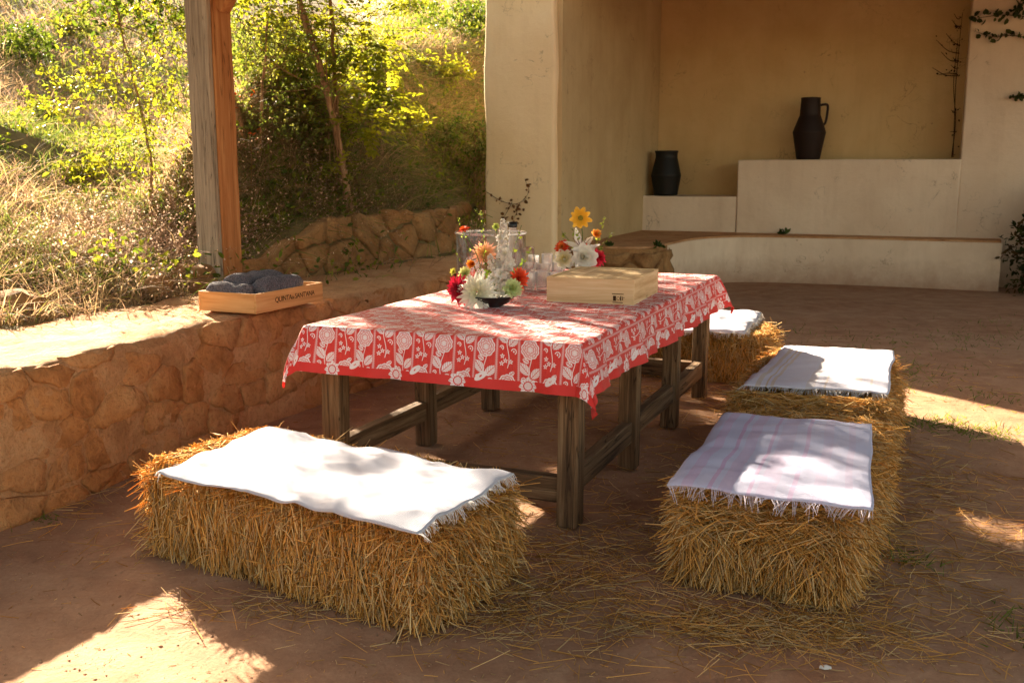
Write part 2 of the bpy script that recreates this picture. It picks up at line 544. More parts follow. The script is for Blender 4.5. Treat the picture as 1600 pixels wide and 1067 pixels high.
def m_blanket(name, base, stripes, weave=520):
    """stripes: (position across 0..1, half width, colour, strength)"""
    t = NT(name); Ex.T = t
    uv = t.n('ShaderNodeUVMap', uv_map='UVMap'); sp = t.n('ShaderNodeSeparateXYZ'); t.l(uv.outputs[0], sp.inputs[0])
    X = sp.outputs[0]
    c = base
    n1 = t.noise(t.coord('UV', (1, 60, 1)), 3, 4, .6)
    first = True
    for (p, hw, colr, st) in stripes:
        m = t.math('LESS_THAN', t.math('ABSOLUTE', t.math('SUBTRACT', X, p)), hw)
        m = t.math('MULTIPLY', m, t.math('MULTIPLY', t.math('ADD', n1, .45), st), clamp=True)
        c = t.mixc(m, c, colr)
    w1 = t.n('ShaderNodeTexWave'); w1.inputs['Scale'].default_value = 60; t.l(t.coord('UV', (1, 0.02, 1)), w1.inputs['Vector'])
    w2 = t.n('ShaderNodeTexWave', bands_direction='Y'); w2.inputs['Scale'].default_value = 60; t.l(t.coord('UV', (.02, 1, 1)), w2.inputs['Vector'])
    fo = t.noise(t.coord('UV'), 4, 5, .55)
    g = t.noise(t.coord('UV', (1, 1, 1)), 90, 4, .7)
    if isinstance(c, tuple): c = t.mixc(g, c, tuple(x * .96 for x in c))
    wf = t.math('MULTIPLY', w1.outputs['Fac'], t.noise(t.coord('UV', (90, 3, 1)), 1.0, 3, .6))
    c = t.mixc(t.math('MULTIPLY', wf, .30), c, (.42, .42, .50))
    h = t.math('ADD', t.math('ADD', w1.outputs['Fac'], w2.outputs['Fac']), g)
    return t.bsdf(c, .9, t.bump(h, .5, .003, t.bump(fo, .35, .03)), .1, .08)

def m_knit():
    t = NT('grey_knit'); co = t.coord('Object', (1, 1, 1.0)); a = t.noise(co, 130, 3, .7); b = t.noise(co, 12, 4, .6)
    w = t.n('ShaderNodeTexWave'); w.inputs['Scale'].default_value = 34; w.inputs['Distortion'].default_value = 4; w.inputs['Detail Scale'].default_value = 3; t.l(co, w.inputs['Vector'])
    c = t.mixc(t.ramp(a, [(.38, (0, 0, 0)), (.6, (1, 1, 1))]), (.05, .05, .062), (.25, .24, .27))
    c = t.mixc(t.math('MULTIPLY', w.outputs['Fac'], .4), c, (.12, .10, .11)); c = t.mixc(t.math('MULTIPLY', b, .3), c, (.25, .24, .28))
    return t.bsdf(c, .95, t.bump(t.math('ADD', a, w.outputs['Fac']), .9, .006), .05)

CLOTH_W, CLOTH_L = 1.74, 3.215

M = dict(
    dirt=m_dirt(),
    wall_stone=m_stone('ochre_wall_stone', [(.24, .10, .04), (.54, .255, .095), (.68, .39, .18), (.44, .18, .06), (.58, .33, .16)], 4.5, 1.6),
    mortar=m_stone('mud_mortar', [(.28, .13, .055), (.54, .28, .13), (.68, .42, .23), (.52, .28, .13), (.62, .38, .20)], 6, 1.5),
    rock=m_stone('brown_rock', [(.14, .07, .03), (.32, .17, .07), (.48, .29, .13), (.34, .16, .055), (.32, .20, .09)], 4, 1.0),
    hill_soil=m_stone('dry_slope_soil', [(.10, .07, .035), (.19, .135, .065), (.28, .20, .11), (.16, .12, .05), (.15, .13, .05)], 2.5, .8),
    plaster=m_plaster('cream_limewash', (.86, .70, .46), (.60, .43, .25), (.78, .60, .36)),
    plaster_in=m_plaster('bounce_warm_limewash', (.64, .47, .235), (.44, .30, .14), (.55, .38, .17)),  # warm bounce light in the alcove is put into this ochre
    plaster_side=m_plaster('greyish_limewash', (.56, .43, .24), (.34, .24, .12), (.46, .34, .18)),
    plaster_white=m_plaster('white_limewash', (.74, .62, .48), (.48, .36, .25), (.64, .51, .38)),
    post_skylit=m_wood('skylit_post_wood', (.15, .12, .085), (.31, .255, .19), (.46, .395, .30), 2, 1.0, knots=.9),  # grey of the sky light put into the left face's wood colour
    post_bounce_lit=m_wood('bounce_lit_post_wood', (.26, .10, .03), (.37, .165, .062), (.48, .25, .10), 2, .8),  # orange of the bounce light put into the wood colour
    table_v=m_wood('old_table_wood_upright', (.045, .025, .014), (.15, .085, .042), (.28, .18, .10), 2, 1.0, bump=.6),
    table_y=m_wood('old_table_wood_rail', (.045, .025, .014), (.16, .092, .046), (.30, .195, .11), 1, 1.0, bump=.6),
    table_x=m_wood('old_table_wood_cross', (.045, .025, .014), (.15, .085, .042), (.28, .18, .10), 0, 1.0, bump=.6),
    pine_x=m_wood('pine_long', (.44, .27, .12), (.66, .48, .27), (.78, .62, .40), 0, .9, .55, .1, False, .7),
    pine_y=m_wood('pine_short', (.44, .27, .12), (.66, .48, .27), (.78, .62, .40), 1, .9, .55, .1, False, .5),
    box_x=m_wood('bounce_lit_pine_long', (.42, .20, .07), (.64, .34, .13), (.72, .44, .20), 0, .9, .55, .1, False, .7),  # orange bounce light on the open box put into its pine colour
    box_y=m_wood('bounce_lit_pine_short', (.42, .20, .07), (.64, .34, .13), (.72, .44, .20), 1, .9, .55, .1, False, .5),  # same painted bounce orange for the short panels
    dark_wood=m_wood('dark_roof_wood', (.05, .03, .02), (.11, .07, .045), (.17, .11, .07), 0, .8),
    straw=m_attr('straw', .28, .8, .12, tmul=(1.0, .75, .42)),
    straw_core=m_stone('straw_core', [(.09, .05, .015), (.20, .12, .04), (.32, .2, .07), (.2, .12, .04), (.25, .15, .05)], 30, .9),
    grass=m_attr('grass_blades', .5, .7, .15),
    leaf=m_attr('leaves', .60, .5, .2, tmul=(1.5, 1.35, .5)),
    stalk=m_attr('dry_stalks', .40, .75, .15),
    bark=m_wood('bark', (.14, .075, .04), (.34, .20, .11), (.48, .32, .19), 2, 1.6, .9, .8),
    cloth=m_tablecloth(),
    white_throw=m_blanket('white_cotton', (.56, .58, .69), []),
    lilac_throw=m_blanket('lilac_striped_cotton', (.58, .60, .82), [(.10, .03, (.62, .42, .66), .55), (.22, .012, (.60, .36, .62), .7), (.30, .035, (.62, .45, .68), .5), (.42, .01, (.6, .38, .64), .6), (.50, .045, (.60, .48, .70), .4), (.62, .012, (.6, .4, .66), .55), (.74, .03, (.62, .5, .72), .35), (.88, .02, (.6, .48, .7), .35)]),
    beige_throw=m_blanket('beige_striped_cotton', (.68, .69, .84), [(.10, .018, (.62, .5, .34), .6), (.16, .006, (.62, .48, .3), .8), (.20, .012, (.66, .52, .36), .6), (.46, .03, (.68, .58, .46), .35), (.56, .008, (.64, .52, .38), .5), (.78, .025, (.68, .58, .5), .4), (.87, .008, (.64, .54, .4), .5)]),
    fringe=m_attr('cotton_fringe', .15, .9, .1),
    towel=m_knit(),
    clay=m_plain('dark_clay', (.016, .007, .005), .6, .35, .4, 9, .4),
    clay2=m_plain('black_clay', (.006, .007, .006), .55, .35, .4, 9, .4),
    bowl=m_plain('black_glazed_bowl', (.012, .013, .012), .3, .5, .3, 30, .2),
    ink=m_plain('burnt_ink', (.05, .025, .012), .8, .1),
    cap=m_plain('black_cap', (.01, .01, .012), .35, .5),
    petal=m_attr('petals', .35, .6, .2),
    petal_white=m_attr('white_petals', .45, .9, .05),
    glass=m_glass('clear_glass', (.996, .998, .998), .0, .015),
    crystal=m_glass('cut_crystal', (.985, .99, .99), .26, .12),  # translucent white mixed in stands for bright glints
    paper=m_plain('pale_scrap', (.7, .68, .64), .8, .1),
)

X_ = np.array([.923, -.385]); Y_ = np.array([.385, .923])     # the table and the building share these axes
RZ = math.atan2(-.385, .923)

# ------------------------------------------------------------------ ground
def axis(a, b, fa, fb, fine, grow=1.35, coarse=6.0):
    pts = list(np.arange(fa, fb, fine)); s = fine; p = fb
    while p < b: pts.append(p); s = min(s * grow, coarse); p += s
    pts.append(b); s = fine * grow; p = fa - s
    while p > a: pts.insert(0, p); s = min(s * grow, coarse); p -= s
    pts.insert(0, a); return np.array(pts)

def grid_mesh(xs, ys, zf, keep=None):
    XX, YY = np.meshgrid(xs, ys); x = XX.ravel(); y = YY.ravel(); z = zf(x, y)
    nx, ny = len(xs), len(ys); I = np.arange(nx * ny).reshape(ny, nx)
    F = np.stack([I[:-1, :-1], I[:-1, 1:], I[1:, 1:], I[1:, :-1]], -1).reshape(-1, 4)
    if keep is not None:
        k = keep(x, y); F = F[k[F].all(1)]
    used, inv = np.unique(F, return_inverse=True)
    V = np.stack([x, y, z], 1)[used]
    return V, inv.reshape(F.shape)

def ground_z(x, y):
    x = np.atleast_1d(np.asarray(x, float)); y = np.atleast_1d(np.asarray(y, float))
    near = np.exp(-((x - .3) ** 2 + (y - 5) ** 2) / 60)
    return near * (.022 * fbm(x, y, .8, 2, 3.1) + np.exp(-((x - .3) ** 2 + (y - 5) ** 2) / 9) * .022 * fbm(x, y, 4.0, 3, 9.2)) - .004
xs = axis(-60, 60, -2.6, 3.6, .035); ys = axis(-40, 90, 2.2, 8.5, .035)
V, F = grid_mesh(xs, ys, ground_z)
tag(np_mesh('ground', V, F, M['dirt'], smooth=True), kind='structure')

# ------------------------------------------------------------------ terrace wall line and hillside
WL = np.array([(-5.2, -1.6), (-3.9, .9), (-2.95, 2.75), (-2.2, 4.05), (-1.98, 4.63), (-1.76, 5.28), (-1.47, 5.91), (-1.13, 6.63), (-.85, 7.22), (-.55, 8.0), (-.28, 8.9), (-.14, 10.0), (-.25, 11.40), (.35, 13.1), (1.3, 15.5), (3.2, 20.0)])
def catmull(P, n=14):
    out = []
    Q = np.vstack([2 * P[0] - P[1], P, 2 * P[-1] - P[-2]])
    for i in range(1, len(Q) - 2):
        for j in range(n):
            t = j / n
            out.append(.5 * ((2 * Q[i]) + (-Q[i - 1] + Q[i + 1]) * t + (2 * Q[i - 1] - 5 * Q[i] + 4 * Q[i + 1] - Q[i + 2]) * t * t + (-Q[i - 1] + 3 * Q[i] - 3 * Q[i + 1] + Q[i + 2]) * t ** 3))
    out.append(P[-1]); return np.array(out)
WC = catmull(WL)
seg = np.linalg.norm(np.diff(WC, axis=0), axis=1); WA = np.concatenate([[0], np.cumsum(seg)])
WLEN = WA[-1]
def wall_pt(t):
    t = np.asarray(t, float)
    p = np.stack([np.interp(t, WA, WC[:, 0]), np.interp(t, WA, WC[:, 1])], -1)
    q = np.stack([np.interp(t + .05, WA, WC[:, 0]), np.interp(t + .05, WA, WC[:, 1])], -1) - np.stack([np.interp(t - .05, WA, WC[:, 0]), np.interp(t - .05, WA, WC[:, 1])], -1)
    q = unit(q); nrm = np.stack([q[..., 1], -q[..., 0]], -1)     # points to the yard
    return p, nrm
def wall_dist(x, y):
    P = np.stack([x, y], 1); best = np.full(len(P), 1e9); sg = np.ones(len(P)); ta = np.zeros(len(P))
    for i in range(len(WC) - 1):
        a = WC[i]; d = WC[i + 1] - a; L = d @ d
        t = np.clip(((P - a) @ d) / L, 0, 1); q = a + t[:, None] * d
        r = P - q; dd = np.hypot(r[:, 0], r[:, 1])
        side = d[0] * r[:, 1] - d[1] * r[:, 0]
        m = dd < best - 1e-9
        best[m] = dd[m]; sg[m] = np.sign(side[m]); ta[m] = WA[i] + t[m] * math.sqrt(L)
    return best * sg, ta
WALL_Z = .64
T_BANK0 = np.interp(6.7, WC[:, 1], WA); T_BANK1 = np.interp(8.2, WC[:, 1], WA)
def ledge_w(ta): return .85 - .62 * smooth(np.interp(8.6, WC[:, 1], WA), np.interp(10.8, WC[:, 1], WA), ta)
def hill_z(x, y):
    x = np.atleast_1d(np.asarray(x, float)); y = np.atleast_1d(np.asarray(y, float))
    s, ta = wall_dist(x, y)
    b = smooth(T_BANK0, T_BANK1, ta) * smooth(-3.5, -2.3, x)
    lw = ledge_w(ta)
    z = WALL_Z + .012 - .05 * (1 - smooth(lw - .12, lw + .02, s)) + b * (.36 * smooth(lw + .18, lw + .30, s) + 1.05 * smooth(lw + .30, lw + 1.6, s))
    q = np.maximum(s - lw, 0)
    z = z + .20 * q * smooth(0, 1.2, q) + .12 * np.maximum(q - 6, 0) + (1 - b) * 1.41 * smooth(0, 15, q)
    z = z + .17 * np.clip(y - 9.5, 0, 28) * smooth(9.5, 13, y) * smooth(-6, 0, x)
    z = np.where(q > 45, z - .32 * (q - 45), z)
    amp = .04 + .13 * smooth(0.5, 5, q)
    z = z + amp * .5 * fbm(x, y, .45, 3, 5.5) + .03 * fbm(x, y, 3.0, 2, 1.5)
    return z
xs = axis(-70, 12, -5.5, 1.0, .10, 1.12, 3.0); ys = axis(-12, 95, 3.6, 13.0, .10, 1.10, 3.0)
V, F = grid_mesh(xs, ys, hill_z, keep=lambda x, y: wall_dist(x, y)[0] > .22)
tag(np_mesh('hillside', V, F, M['hill_soil'], smooth=True), kind='structure')

_c = {}
def hit(u, v):
    """first point of the hillside along the sight line through (u, v)"""
    k = (u, v)
    if k in _c: return _c[k]
    d = ray(u, v); ts = np.linspace(5.0, 45, 500)
    P = np.array([0, 0, CAM_H])[None] + ts[:, None] * d[None]
    s, _ = wall_dist(P[:, 0], P[:, 1])
    hz = hill_z(P[:, 0], P[:, 1])
    ok = (s > .25) & (P[:, 2] < hz)
    i = int(np.argmax(ok)) if ok.any() else 300
    p = P[i].copy(); p[2] = hz[i] if s[i] > .2 else p[2]
    _c[k] = p; return p

# ------------------------------------------------------------------ terrace wall
wall = thing('stone_wall', 'low curved ochre rubble retaining wall along the foot of the slope', 'wall', (0, 0, 0))
ts = np.arange(0, WLEN, .05)
prof = [(.066, -.05), (.055, .06), (.048, .15), (.038, .25), (.028, .35), (.015, .45), (.004, .54), (-.004, .60), (-.025, .640), (-.07, .650)] + [(-q, .655) for q in (.12, .18, .24, .30, .37, .44, .52, .60, .70, .80, .92)]
pp, nn = wall_pt(ts)
V = []
for (o, z) in prof:
    V.append(np.column_stack([pp + nn * o, np.full(len(ts), z)]))
V = np.stack(V, 1).reshape(-1, 3); m = len(prof)
nv = np.array([noise.noise_vector(Vector(v) * 4.5) for v in V]); nf = np.array([noise.noise_vector(Vector(v) * 14) for v in V])
ng = np.array([noise.noise_vector(Vector(v) * 31) for v in V]); V = V + nv * .020 + nf * .012 + ng * .006
F = []
for i in range(len(ts) - 1):
    for k in range(m - 1): F.append([i * m + k, (i + 1) * m + k, (i + 1) * m + k + 1, i * m + k + 1])
np_mesh('mortar', V, np.array(F), M['mortar'], wall, smooth=True)

def voronoi_cells(w, h, n, seed, aspect=1.35, margin=.06):
    r = np.random.default_rng(seed)
    pts = []
    tries = 0
    while len(pts) < n and tries < 40000:
        tries += 1
        p = np.array([r.uniform(-margin, w + margin), r.uniform(-margin, h + margin)])
        md = math.sqrt(w * h / n) * r.uniform(.55, 1.0)
        if all(math.hypot((p[0] - q[0]) / aspect, p[1] - q[1]) * 1.12 > md for q in pts): pts.append(p)
    pts = np.array(pts); cells = []
    for i, p in enumerate(pts):
        poly = [np.array(c, float) for c in ((p[0] - 1, -margin), (p[0] + 1, -margin), (p[0] + 1, h + margin), (p[0] - 1, h + margin))]
        dist = np.hypot((pts[:, 0] - p[0]), pts[:, 1] - p[1])
        for j in np.argsort(dist)[1:16]:
            q = pts[j]
            nrm = (q - p) / np.array([aspect ** 2, 1.0]); mid = (p + q) / 2
            out = []
            for a in range(len(poly)):
                A = poly[a]; B = poly[(a + 1) % len(poly)]
                da = (A - mid) @ nrm; db = (B - mid) @ nrm
                if da <= 0: out.append(A)
                if (da < 0) != (db < 0): out.append(A + (B - A) * (da / (da - db)))
            poly = out
            if len(poly) < 3: break
        if len(poly) >= 3: cells.append(np.array(poly))
    return cells

def subdivide_poly(poly, maxl):
    out = []
    for a in range(len(poly)):
        A = poly[a]; B = poly[(a + 1) % len(poly)]; n = max(1, int(np.linalg.norm(B - A) / maxl + .5))
        for k in range(n): out.append(A + (B - A) * k / n)
    return np.array(out)

def stone_mesh(poly, proud, mapf, depth=.04, gap=.012, seed=0.0):
    """poly in wall coordinates -> stone with rounded rim, mapped by mapf(s, z, outward)"""
    c = poly.mean(0); P = subdivide_poly(poly, .06)
    d = P - c; L = np.linalg.norm(d, axis=1)[:, None]; P = c + d * np.maximum(1 - gap / np.maximum(L, .02), .4)
    # round the corners
    P = .10 * np.roll(P, 1, 0) + .80 * P + .10 * np.roll(P, -1, 0)
    P = P + rng.normal(0, .007, P.shape)
    rings = [(1.0, -depth), (.995, proud * .35), (.955, proud * .95), (.5, proud)]
    vs_, fs = [], []; n = len(P)
    tilt = rng.normal(0, .055, 2)
    for (sc, o) in rings:
        for k in range(n):
            q = c + (P[k] - c) * sc
            nz = noise.noise(Vector((q[0] * 11 + seed, q[1] * 11, seed)))
            oo = o + (0 if o < 0 else .014 * nz + (q - c) @ tilt)
            vs_.append(mapf(q[0], q[1], oo))
    for r in range(3):
        for k in range(n):
            k2 = (k + 1) % n
            fs.append((r * n + k, r * n + k2, (r + 1) * n + k2, (r + 1) * n + k))
    vs_.append(mapf(c[0], c[1], proud * 1.05 + .004 * random.uniform(-1, 1))); fs += [(3 * n + k, 3 * n + (k + 1) % n, 4 * n) for k in range(n)]
    me = bpy.data.meshes.new('stone'); me.from_pydata([tuple(v) for v in vs_], [], fs); me.update()
    me.polygons.foreach_set('use_smooth', np.ones(len(me.polygons), dtype=bool))
    return me

t0 = float(np.interp(2.2, WC[:, 1], WA)); t1 = float(np.interp(9.6, WC[:, 1], WA))
def wall_map(s, z, o):
    p, n = wall_pt(t0 + s)
    zz = min(max(z, -.03), .648)
    off = np.interp(zz, [0, .3, .6, .66], [.065, .035, .0, -.03]) + o
    return (p[0] + n[0] * off, p[1] + n[1] * off, zz + (.012 * noise.noise((s * 3, 0, 0)) if zz > .6 else 0))
for i, poly in enumerate(voronoi_cells(t1 - t0, .62, 150, 3, 1.6)):
    poly = np.column_stack([poly[:, 0], np.clip(poly[:, 1], -.02, .645)])
    if np.ptp(poly[:, 1]) < .03 or np.ptp(poly[:, 0]) < .04: continue
    if random.random() < .16: continue
    pr = .003 + .019 * random.random() ** 1.5
    link_mesh('stone', stone_mesh(poly, pr, wall_map, .04, .002 + .009 * random.random() ** 1.3, i * 1.7), M['wall_stone'], wall)
# ------------------------------------------------------------------ rocks behind the ledge
def rock_mesh(r, seed, sub=2):
    bm = bmesh.new(); bmesh.ops.create_icosphere(bm, subdivisions=sub, radius=1)
    for v in bm.verts:
        n = noise.noise(v.co * 1.1 + Vector((seed, 0, seed))) * .45 + noise.noise(v.co * 2.7 + Vector((seed, 5, 0))) * .2
        v.co *= 1 + n
        for ax in range(3):      # chop flat faces
            pass
        v.co.z = max(v.co.z, -.55)
        v.co = Vector((v.co.x * r[0], v.co.y * r[1], v.co.z * r[2]))
    me = bpy.data.meshes.new('rock'); bm.to_mesh(me); bm.free()
    me.polygons.foreach_set('use_smooth', np.ones(len(me.polygons), dtype=bool)); return me
def on_hill(x, y): return float(hill_z([x], [y])[0])
row = thing('stone_row', 'row of rough brown boulders holding the bank behind the wall ledge', 'stone row')
def place_rock(o, p, rz):
    o.location = (p[0], p[1], p[2]); o.rotation_euler = (random.uniform(-.2, .2), random.uniform(-.2, .2), rz)
rt0 = float(np.interp(6.95, WC[:, 1], WA)); rt1 = float(np.interp(11.0, WC[:, 1], WA)); RH = .46
def row_h(s): return RH * (.45 + .55 * float(smooth(0, 1.0, np.array([s]))[0])) + .05 * noise.noise((s * 2.3, 4, 0))
def row_map(s, z, o):
    p, n = wall_pt(rt0 + s); hh = row_h(s)
    off = -(float(ledge_w(np.array([rt0 + s]))[0]) + .12) + .10 * noise.noise((s * 1.6, z * 2, 7.0)) - .10 * z + o
    return (p[0] + n[0] * off, p[1] + n[1] * off, .63 + z * hh / RH)
V = []; ns = int((rt1 - rt0) / .06)
for i in range(ns):
    for z, o in ((-.05, -.01), (.1, -.012), (.2, -.015), (.3, -.015), (.4, -.02), (.455, -.05), (.47, -.18), (.46, -.4)):
        q = row_map(i * .06, z, o); V.append(np.array(q) + np.array(noise.noise_vector(Vector(q) * 6)) * .02)
F = [[i * 8 + k, (i + 1) * 8 + k, (i + 1) * 8 + k + 1, i * 8 + k + 1] for i in range(ns - 1) for k in range(7)]
np_mesh('packed_soil', np.array(V), np.array(F), M['hill_soil'], row, smooth=True)
for i, poly in enumerate(voronoi_cells(rt1 - rt0, RH, 24, 12, 1.25, .02)):
    if np.ptp(poly[:, 1]) < .05: continue
    link_mesh('stone', stone_mesh(poly, .01 + .035 * random.random(), row_map, .05, .018, 500 + i * 2.1), M['rock'], row)
p = at_z(20, 497, .66)
o = link_mesh('rock', rock_mesh((.15, .12, .115), 91.3), M['rock'])
place_rock(o, (p[0] - .02, p[1] + .1, p[2] + .05), .4)
tag(o, 'lone pale rock on the wall ledge at the left edge of the photo', 'rock')
for k, (u, v, s) in enumerate(((235, 468, .7), (275, 455, .85), (300, 435, .9))):
    p = at_z(u, v, .66); o = link_mesh('rock', rock_mesh((.16 * s, .12 * s, .13 * s), 31 + k * 9), M['rock'], row)
    place_rock(o, (p[0], p[1] + .1, p[2] + .06), k * 1.1)

# ------------------------------------------------------------------ wooden post with brace and unseen light-shaping roof over the yard
pc = at_z(345, 457, .655)                                   # near corner of the post
PW = .21
PZ = RZ - math.radians(8)
pbase = np.array([pc[0], pc[1]]) - np.array([math.cos(PZ), math.sin(PZ)]) * PW / 2 + np.array([-math.sin(PZ), math.cos(PZ)]) * PW / 2
post = thing('wooden_post', 'thick square timber post on the ledge, sky grey and bounce orange put into its face colours', 'post', (pbase[0], pbase[1], .64), PZ)
h = PW / 2
box_obj('skylit_face', (-h, h, -h, -h + .035, 0, 2.5), M['post_skylit'], post, .006, 2, .004, 14)  # slab added to hold the sky grey; the post is one timber
box_obj('beam', (-h + .004, h + .008, -h + .037, h, 0, 2.5), M['post_bounce_lit'], post, .010, 2, .004, 14)
bm = bmesh.new(); box_bm(bm, 0, .95, -.045, .045, -.055, .055, .006)
bmesh.ops.rotate(bm, verts=bm.verts[:], cent=(0, 0, 0), matrix=Matrix.Rotation(math.radians(-50), 3, 'Y'))
bmesh.ops.translate(bm, verts=bm.verts[:], vec=(h + .0, .02, 1.93))
bm_obj('brace', bm, M['post_bounce_lit'], post)

roof = thing('unseen_pergola_roof', 'unseen timber roof inferred from the square post, its extent cut to shape sky light', 'roof', (pbase[0], pbase[1], 3.14), RZ)  # unseen planks block sky light; shortened to admit it behind the camera
box_obj('beam', (-.09, .09, -4.2, 3.2, 0, .18), M['dark_wood'], roof)
for k in range(6):
    y = -4.0 + k * 1.35
    box_obj('rafter', (.1, 6.6, y, y + .1, .185, .30), M['dark_wood'], roof)
for k in range(13):
    y = -4.2 + k * .53
    box_obj('plank', (-.35, 6.6, y, y + .52, .303, .33), M['dark_wood'], roof, .003, 1)

# ------------------------------------------------------------------ the whitewashed building with its alcove
B0 = np.array([2.92, 13.56])
bld = thing('whitewashed_building', 'whitewashed building with a deep open alcove and built in plaster benches', 'building', (B0[0], B0[1], 0), RZ)
def wavy(bm, amp=.02, sc=1.2, seed=0.0):
    for v in bm.verts:
        v.co += noise.noise_vector(v.co * sc + Vector((seed, 0, 0))) * amp
def slab(name, dims, mat, parent, bev=.04, amp=.015, cell=.25, seed=0.0):
    bm = bmesh.new(); box_bm(bm, *dims, bev=bev, seg=4)
    for ax in range(3):
        a, b = dims[2 * ax], dims[2 * ax + 1]; n = int((b - a) / cell)
        for i in range(1, n):
            co = [0, 0, 0]; co[ax] = a + (b - a) * i / n; no = [0, 0, 0]; no[ax] = 1
            bmesh.ops.bisect_plane(bm, geom=bm.verts[:] + bm.edges[:] + bm.faces[:], plane_co=co, plane_no=no)
    wavy(bm, amp, 1.3, seed)
    return bm_obj(name, bm, mat, parent, True)
slab('pillar', (-2.20, -1.35, -3.12, 3.2, -.1, 4.4), M['plaster'], bld, .05, .03, .3, 1)
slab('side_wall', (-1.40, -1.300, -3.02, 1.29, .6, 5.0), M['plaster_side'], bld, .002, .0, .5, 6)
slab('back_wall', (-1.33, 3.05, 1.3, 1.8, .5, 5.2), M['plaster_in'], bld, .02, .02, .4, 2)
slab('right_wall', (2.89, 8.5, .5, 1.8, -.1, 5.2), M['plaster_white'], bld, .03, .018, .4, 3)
slab('low_shelf', (-1.34, .05, .5, 1.32, .55, 1.12), M['plaster_white'], bld, .02, .008, .2, 4)
slab('high_shelf', (.052, 2.90, .485, 1.32, .55, 1.63), M['plaster_white'], bld, .025, .010, .2, 5)
# curved bench that returns along the side wall
def bench_outline():
    pts = [(3.42, 0.0), (2.6, .02), (1.8, .02), (1.0, -.03), (.45, -.12), (.1, -.32), (-.12, -.65), (-.25, -1.1), (-.30, -1.7), (-.33, -2.35)]
    return catmull(np.array(pts), 6)
bo = bench_outline()
poly = [tuple(p) for p in bo] + [(-.45, -2.62), (-.75, -2.72), (-1.333, -2.72), (-1.333, .62), (3.42, .62)]
poly_w = [tuple(p) for p in bo if p[1] > -1.95] + [(-.32, -1.95), (-1.33, -1.95), (-1.33, .61), (3.41, .61)]
poly_e = [(-.325, -1.953), (-.34, -2.4), (-.45, -2.64), (-.75, -2.74), (-1.33, -2.74), (-1.33, -1.953)]
def prism_bm(poly, z0, z1, bev=.03):
    bm = bmesh.new(); vb = [bm.verts.new((x, y, z0)) for x, y in poly]; vt = [bm.verts.new((x, y, z1)) for x, y in poly]
    top = bm.faces.new(vt); bm.faces.new(vb[::-1]); n = len(poly)
    for i in range(n): bm.faces.new((vb[i], vb[(i + 1) % n], vt[(i + 1) % n], vt[i]))
    if bev:
        es = [e for e in top.edges]; bmesh.ops.bevel(bm, geom=es, offset=bev, segments=3, affect='EDGES')
    return bm
bm_obj('bench', prism_bm(poly_w, -.1, .598, .0), M['plaster_white'], bld)
bm_obj('bench_end', prism_bm(poly_e, -.1, .598, .0), M['rock'], bld)
bm_obj('bench_seat', prism_bm([(x + (.015 if i >= len(bo) + 2 else -.01), y + .012) for i, (x, y) in enumerate(poly)], .6, .622, .0), M['mortar'], bld)
# raw rubble end of the bench return
def end_map(s, z, o): # s along outline of the return end
    pth = np.array([(-.31, -1.9), (-.33, -2.4), (-.45, -2.66), (-.75, -2.75), (-1.345, -2.75)])
    L = np.concatenate([[0], np.cumsum(np.linalg.norm(np.diff(pth, axis=0), axis=1))])
    x = np.interp(s, L, pth[:, 0]); y = np.interp(s, L, pth[:, 1]); x2 = np.interp(s + .05, L, pth[:, 0]); y2 = np.interp(s + .05, L, pth[:, 1])
    d = unit(np.array([[x2 - x + 1e-6, y2 - y]]))[0]
    return (x - d[1] * -1 * -o, y + d[0] * o * 1.0 if False else y - abs(d[0]) * o, z) if False else (x + (-d[1]) * o, y + d[0] * o, z)
for i, pl in enumerate(voronoi_cells(1.75, .56, 16, 21, 1.2, .0)):
    link_mesh('stone', stone_mesh(pl, .05, end_map, .03, .02, 300 + i), M['rock'], bld)
# roof over the alcove, rising towards the back
bm = bmesh.new()
zs = [(-3.7, 3.75), (3.4, 5.1)]
vv = [bm.verts.new((x, y, z + dz)) for dz in (0, .16) for (y, z) in zs for x in (-2.6, 8.6)]
for f in ((0, 1, 3, 2), (4, 5, 7, 6), (0, 1, 5, 4), (2, 3, 7, 6), (0, 2, 6, 4), (1, 3, 7, 5)): bm.faces.new([vv[i] for i in f])
bm_obj('roof', bm, M['dark_wood'], bld)
box_obj('lintel', (-1.35, 8.5, -3.1, -2.8, 3.62, 3.86), M['dark_wood'], bld)

def bpt(k, m, z): q = B0 + X_ * k + Y_ * m; return (q[0], q[1], z)

# clay vessels
def jar_obj(name, prof, mat, loc, rz=0):
    V, F = lathe(prof, 40); return V, F
k_ = bpt(.95, .88, 1.635)
jug = thing('clay_jug', 'tall dark brown angular clay jug with one handle on the high shelf', 'jug', k_, 0)
pj = [(.0, .0), (.155, .0), (.16, .01), (.222, .36), (.225, .37), (.222, .38), (.146, .59), (.142, .60), (.140, .61), (.130, .82), (.138, .835), (.118, .84), (.105, .62), (.12, .56), (.0, .1)]
V, F = lathe(pj, 40); np_mesh('body', V, F, M['clay'], jug, smooth=True)
hp = catmull(np.array([(.115, .73), (.17, .745), (.235, .735), (.235, .62), (.215, .50), (.17, .46)]), 6)
V, F = tube(np.column_stack([hp[:, 0], np.zeros(len(hp)), hp[:, 1]]), [.018] * len(hp), 8)
hn = np_mesh('handle', V, F, M['clay'], jug, smooth=True)
p = at_y(1040, 300, 14.62)
vase = thing('clay_vase', 'squat black handleless clay vase on the low shelf by the side wall', 'vase', (p[0], p[1], 1.125))
pv = [(.0, .0), (.17, .0), (.175, .02), (.217, .275), (.22, .285), (.217, .295), (.162, .53), (.158, .54), (.158, .60), (.172, .625), (.17, .64), (.14, .63), (.135, .55), (.17, .35), (.0, .1)]
V, F = lathe(pv, 36); np_mesh('body', V, F, M['clay2'], vase, smooth=True)

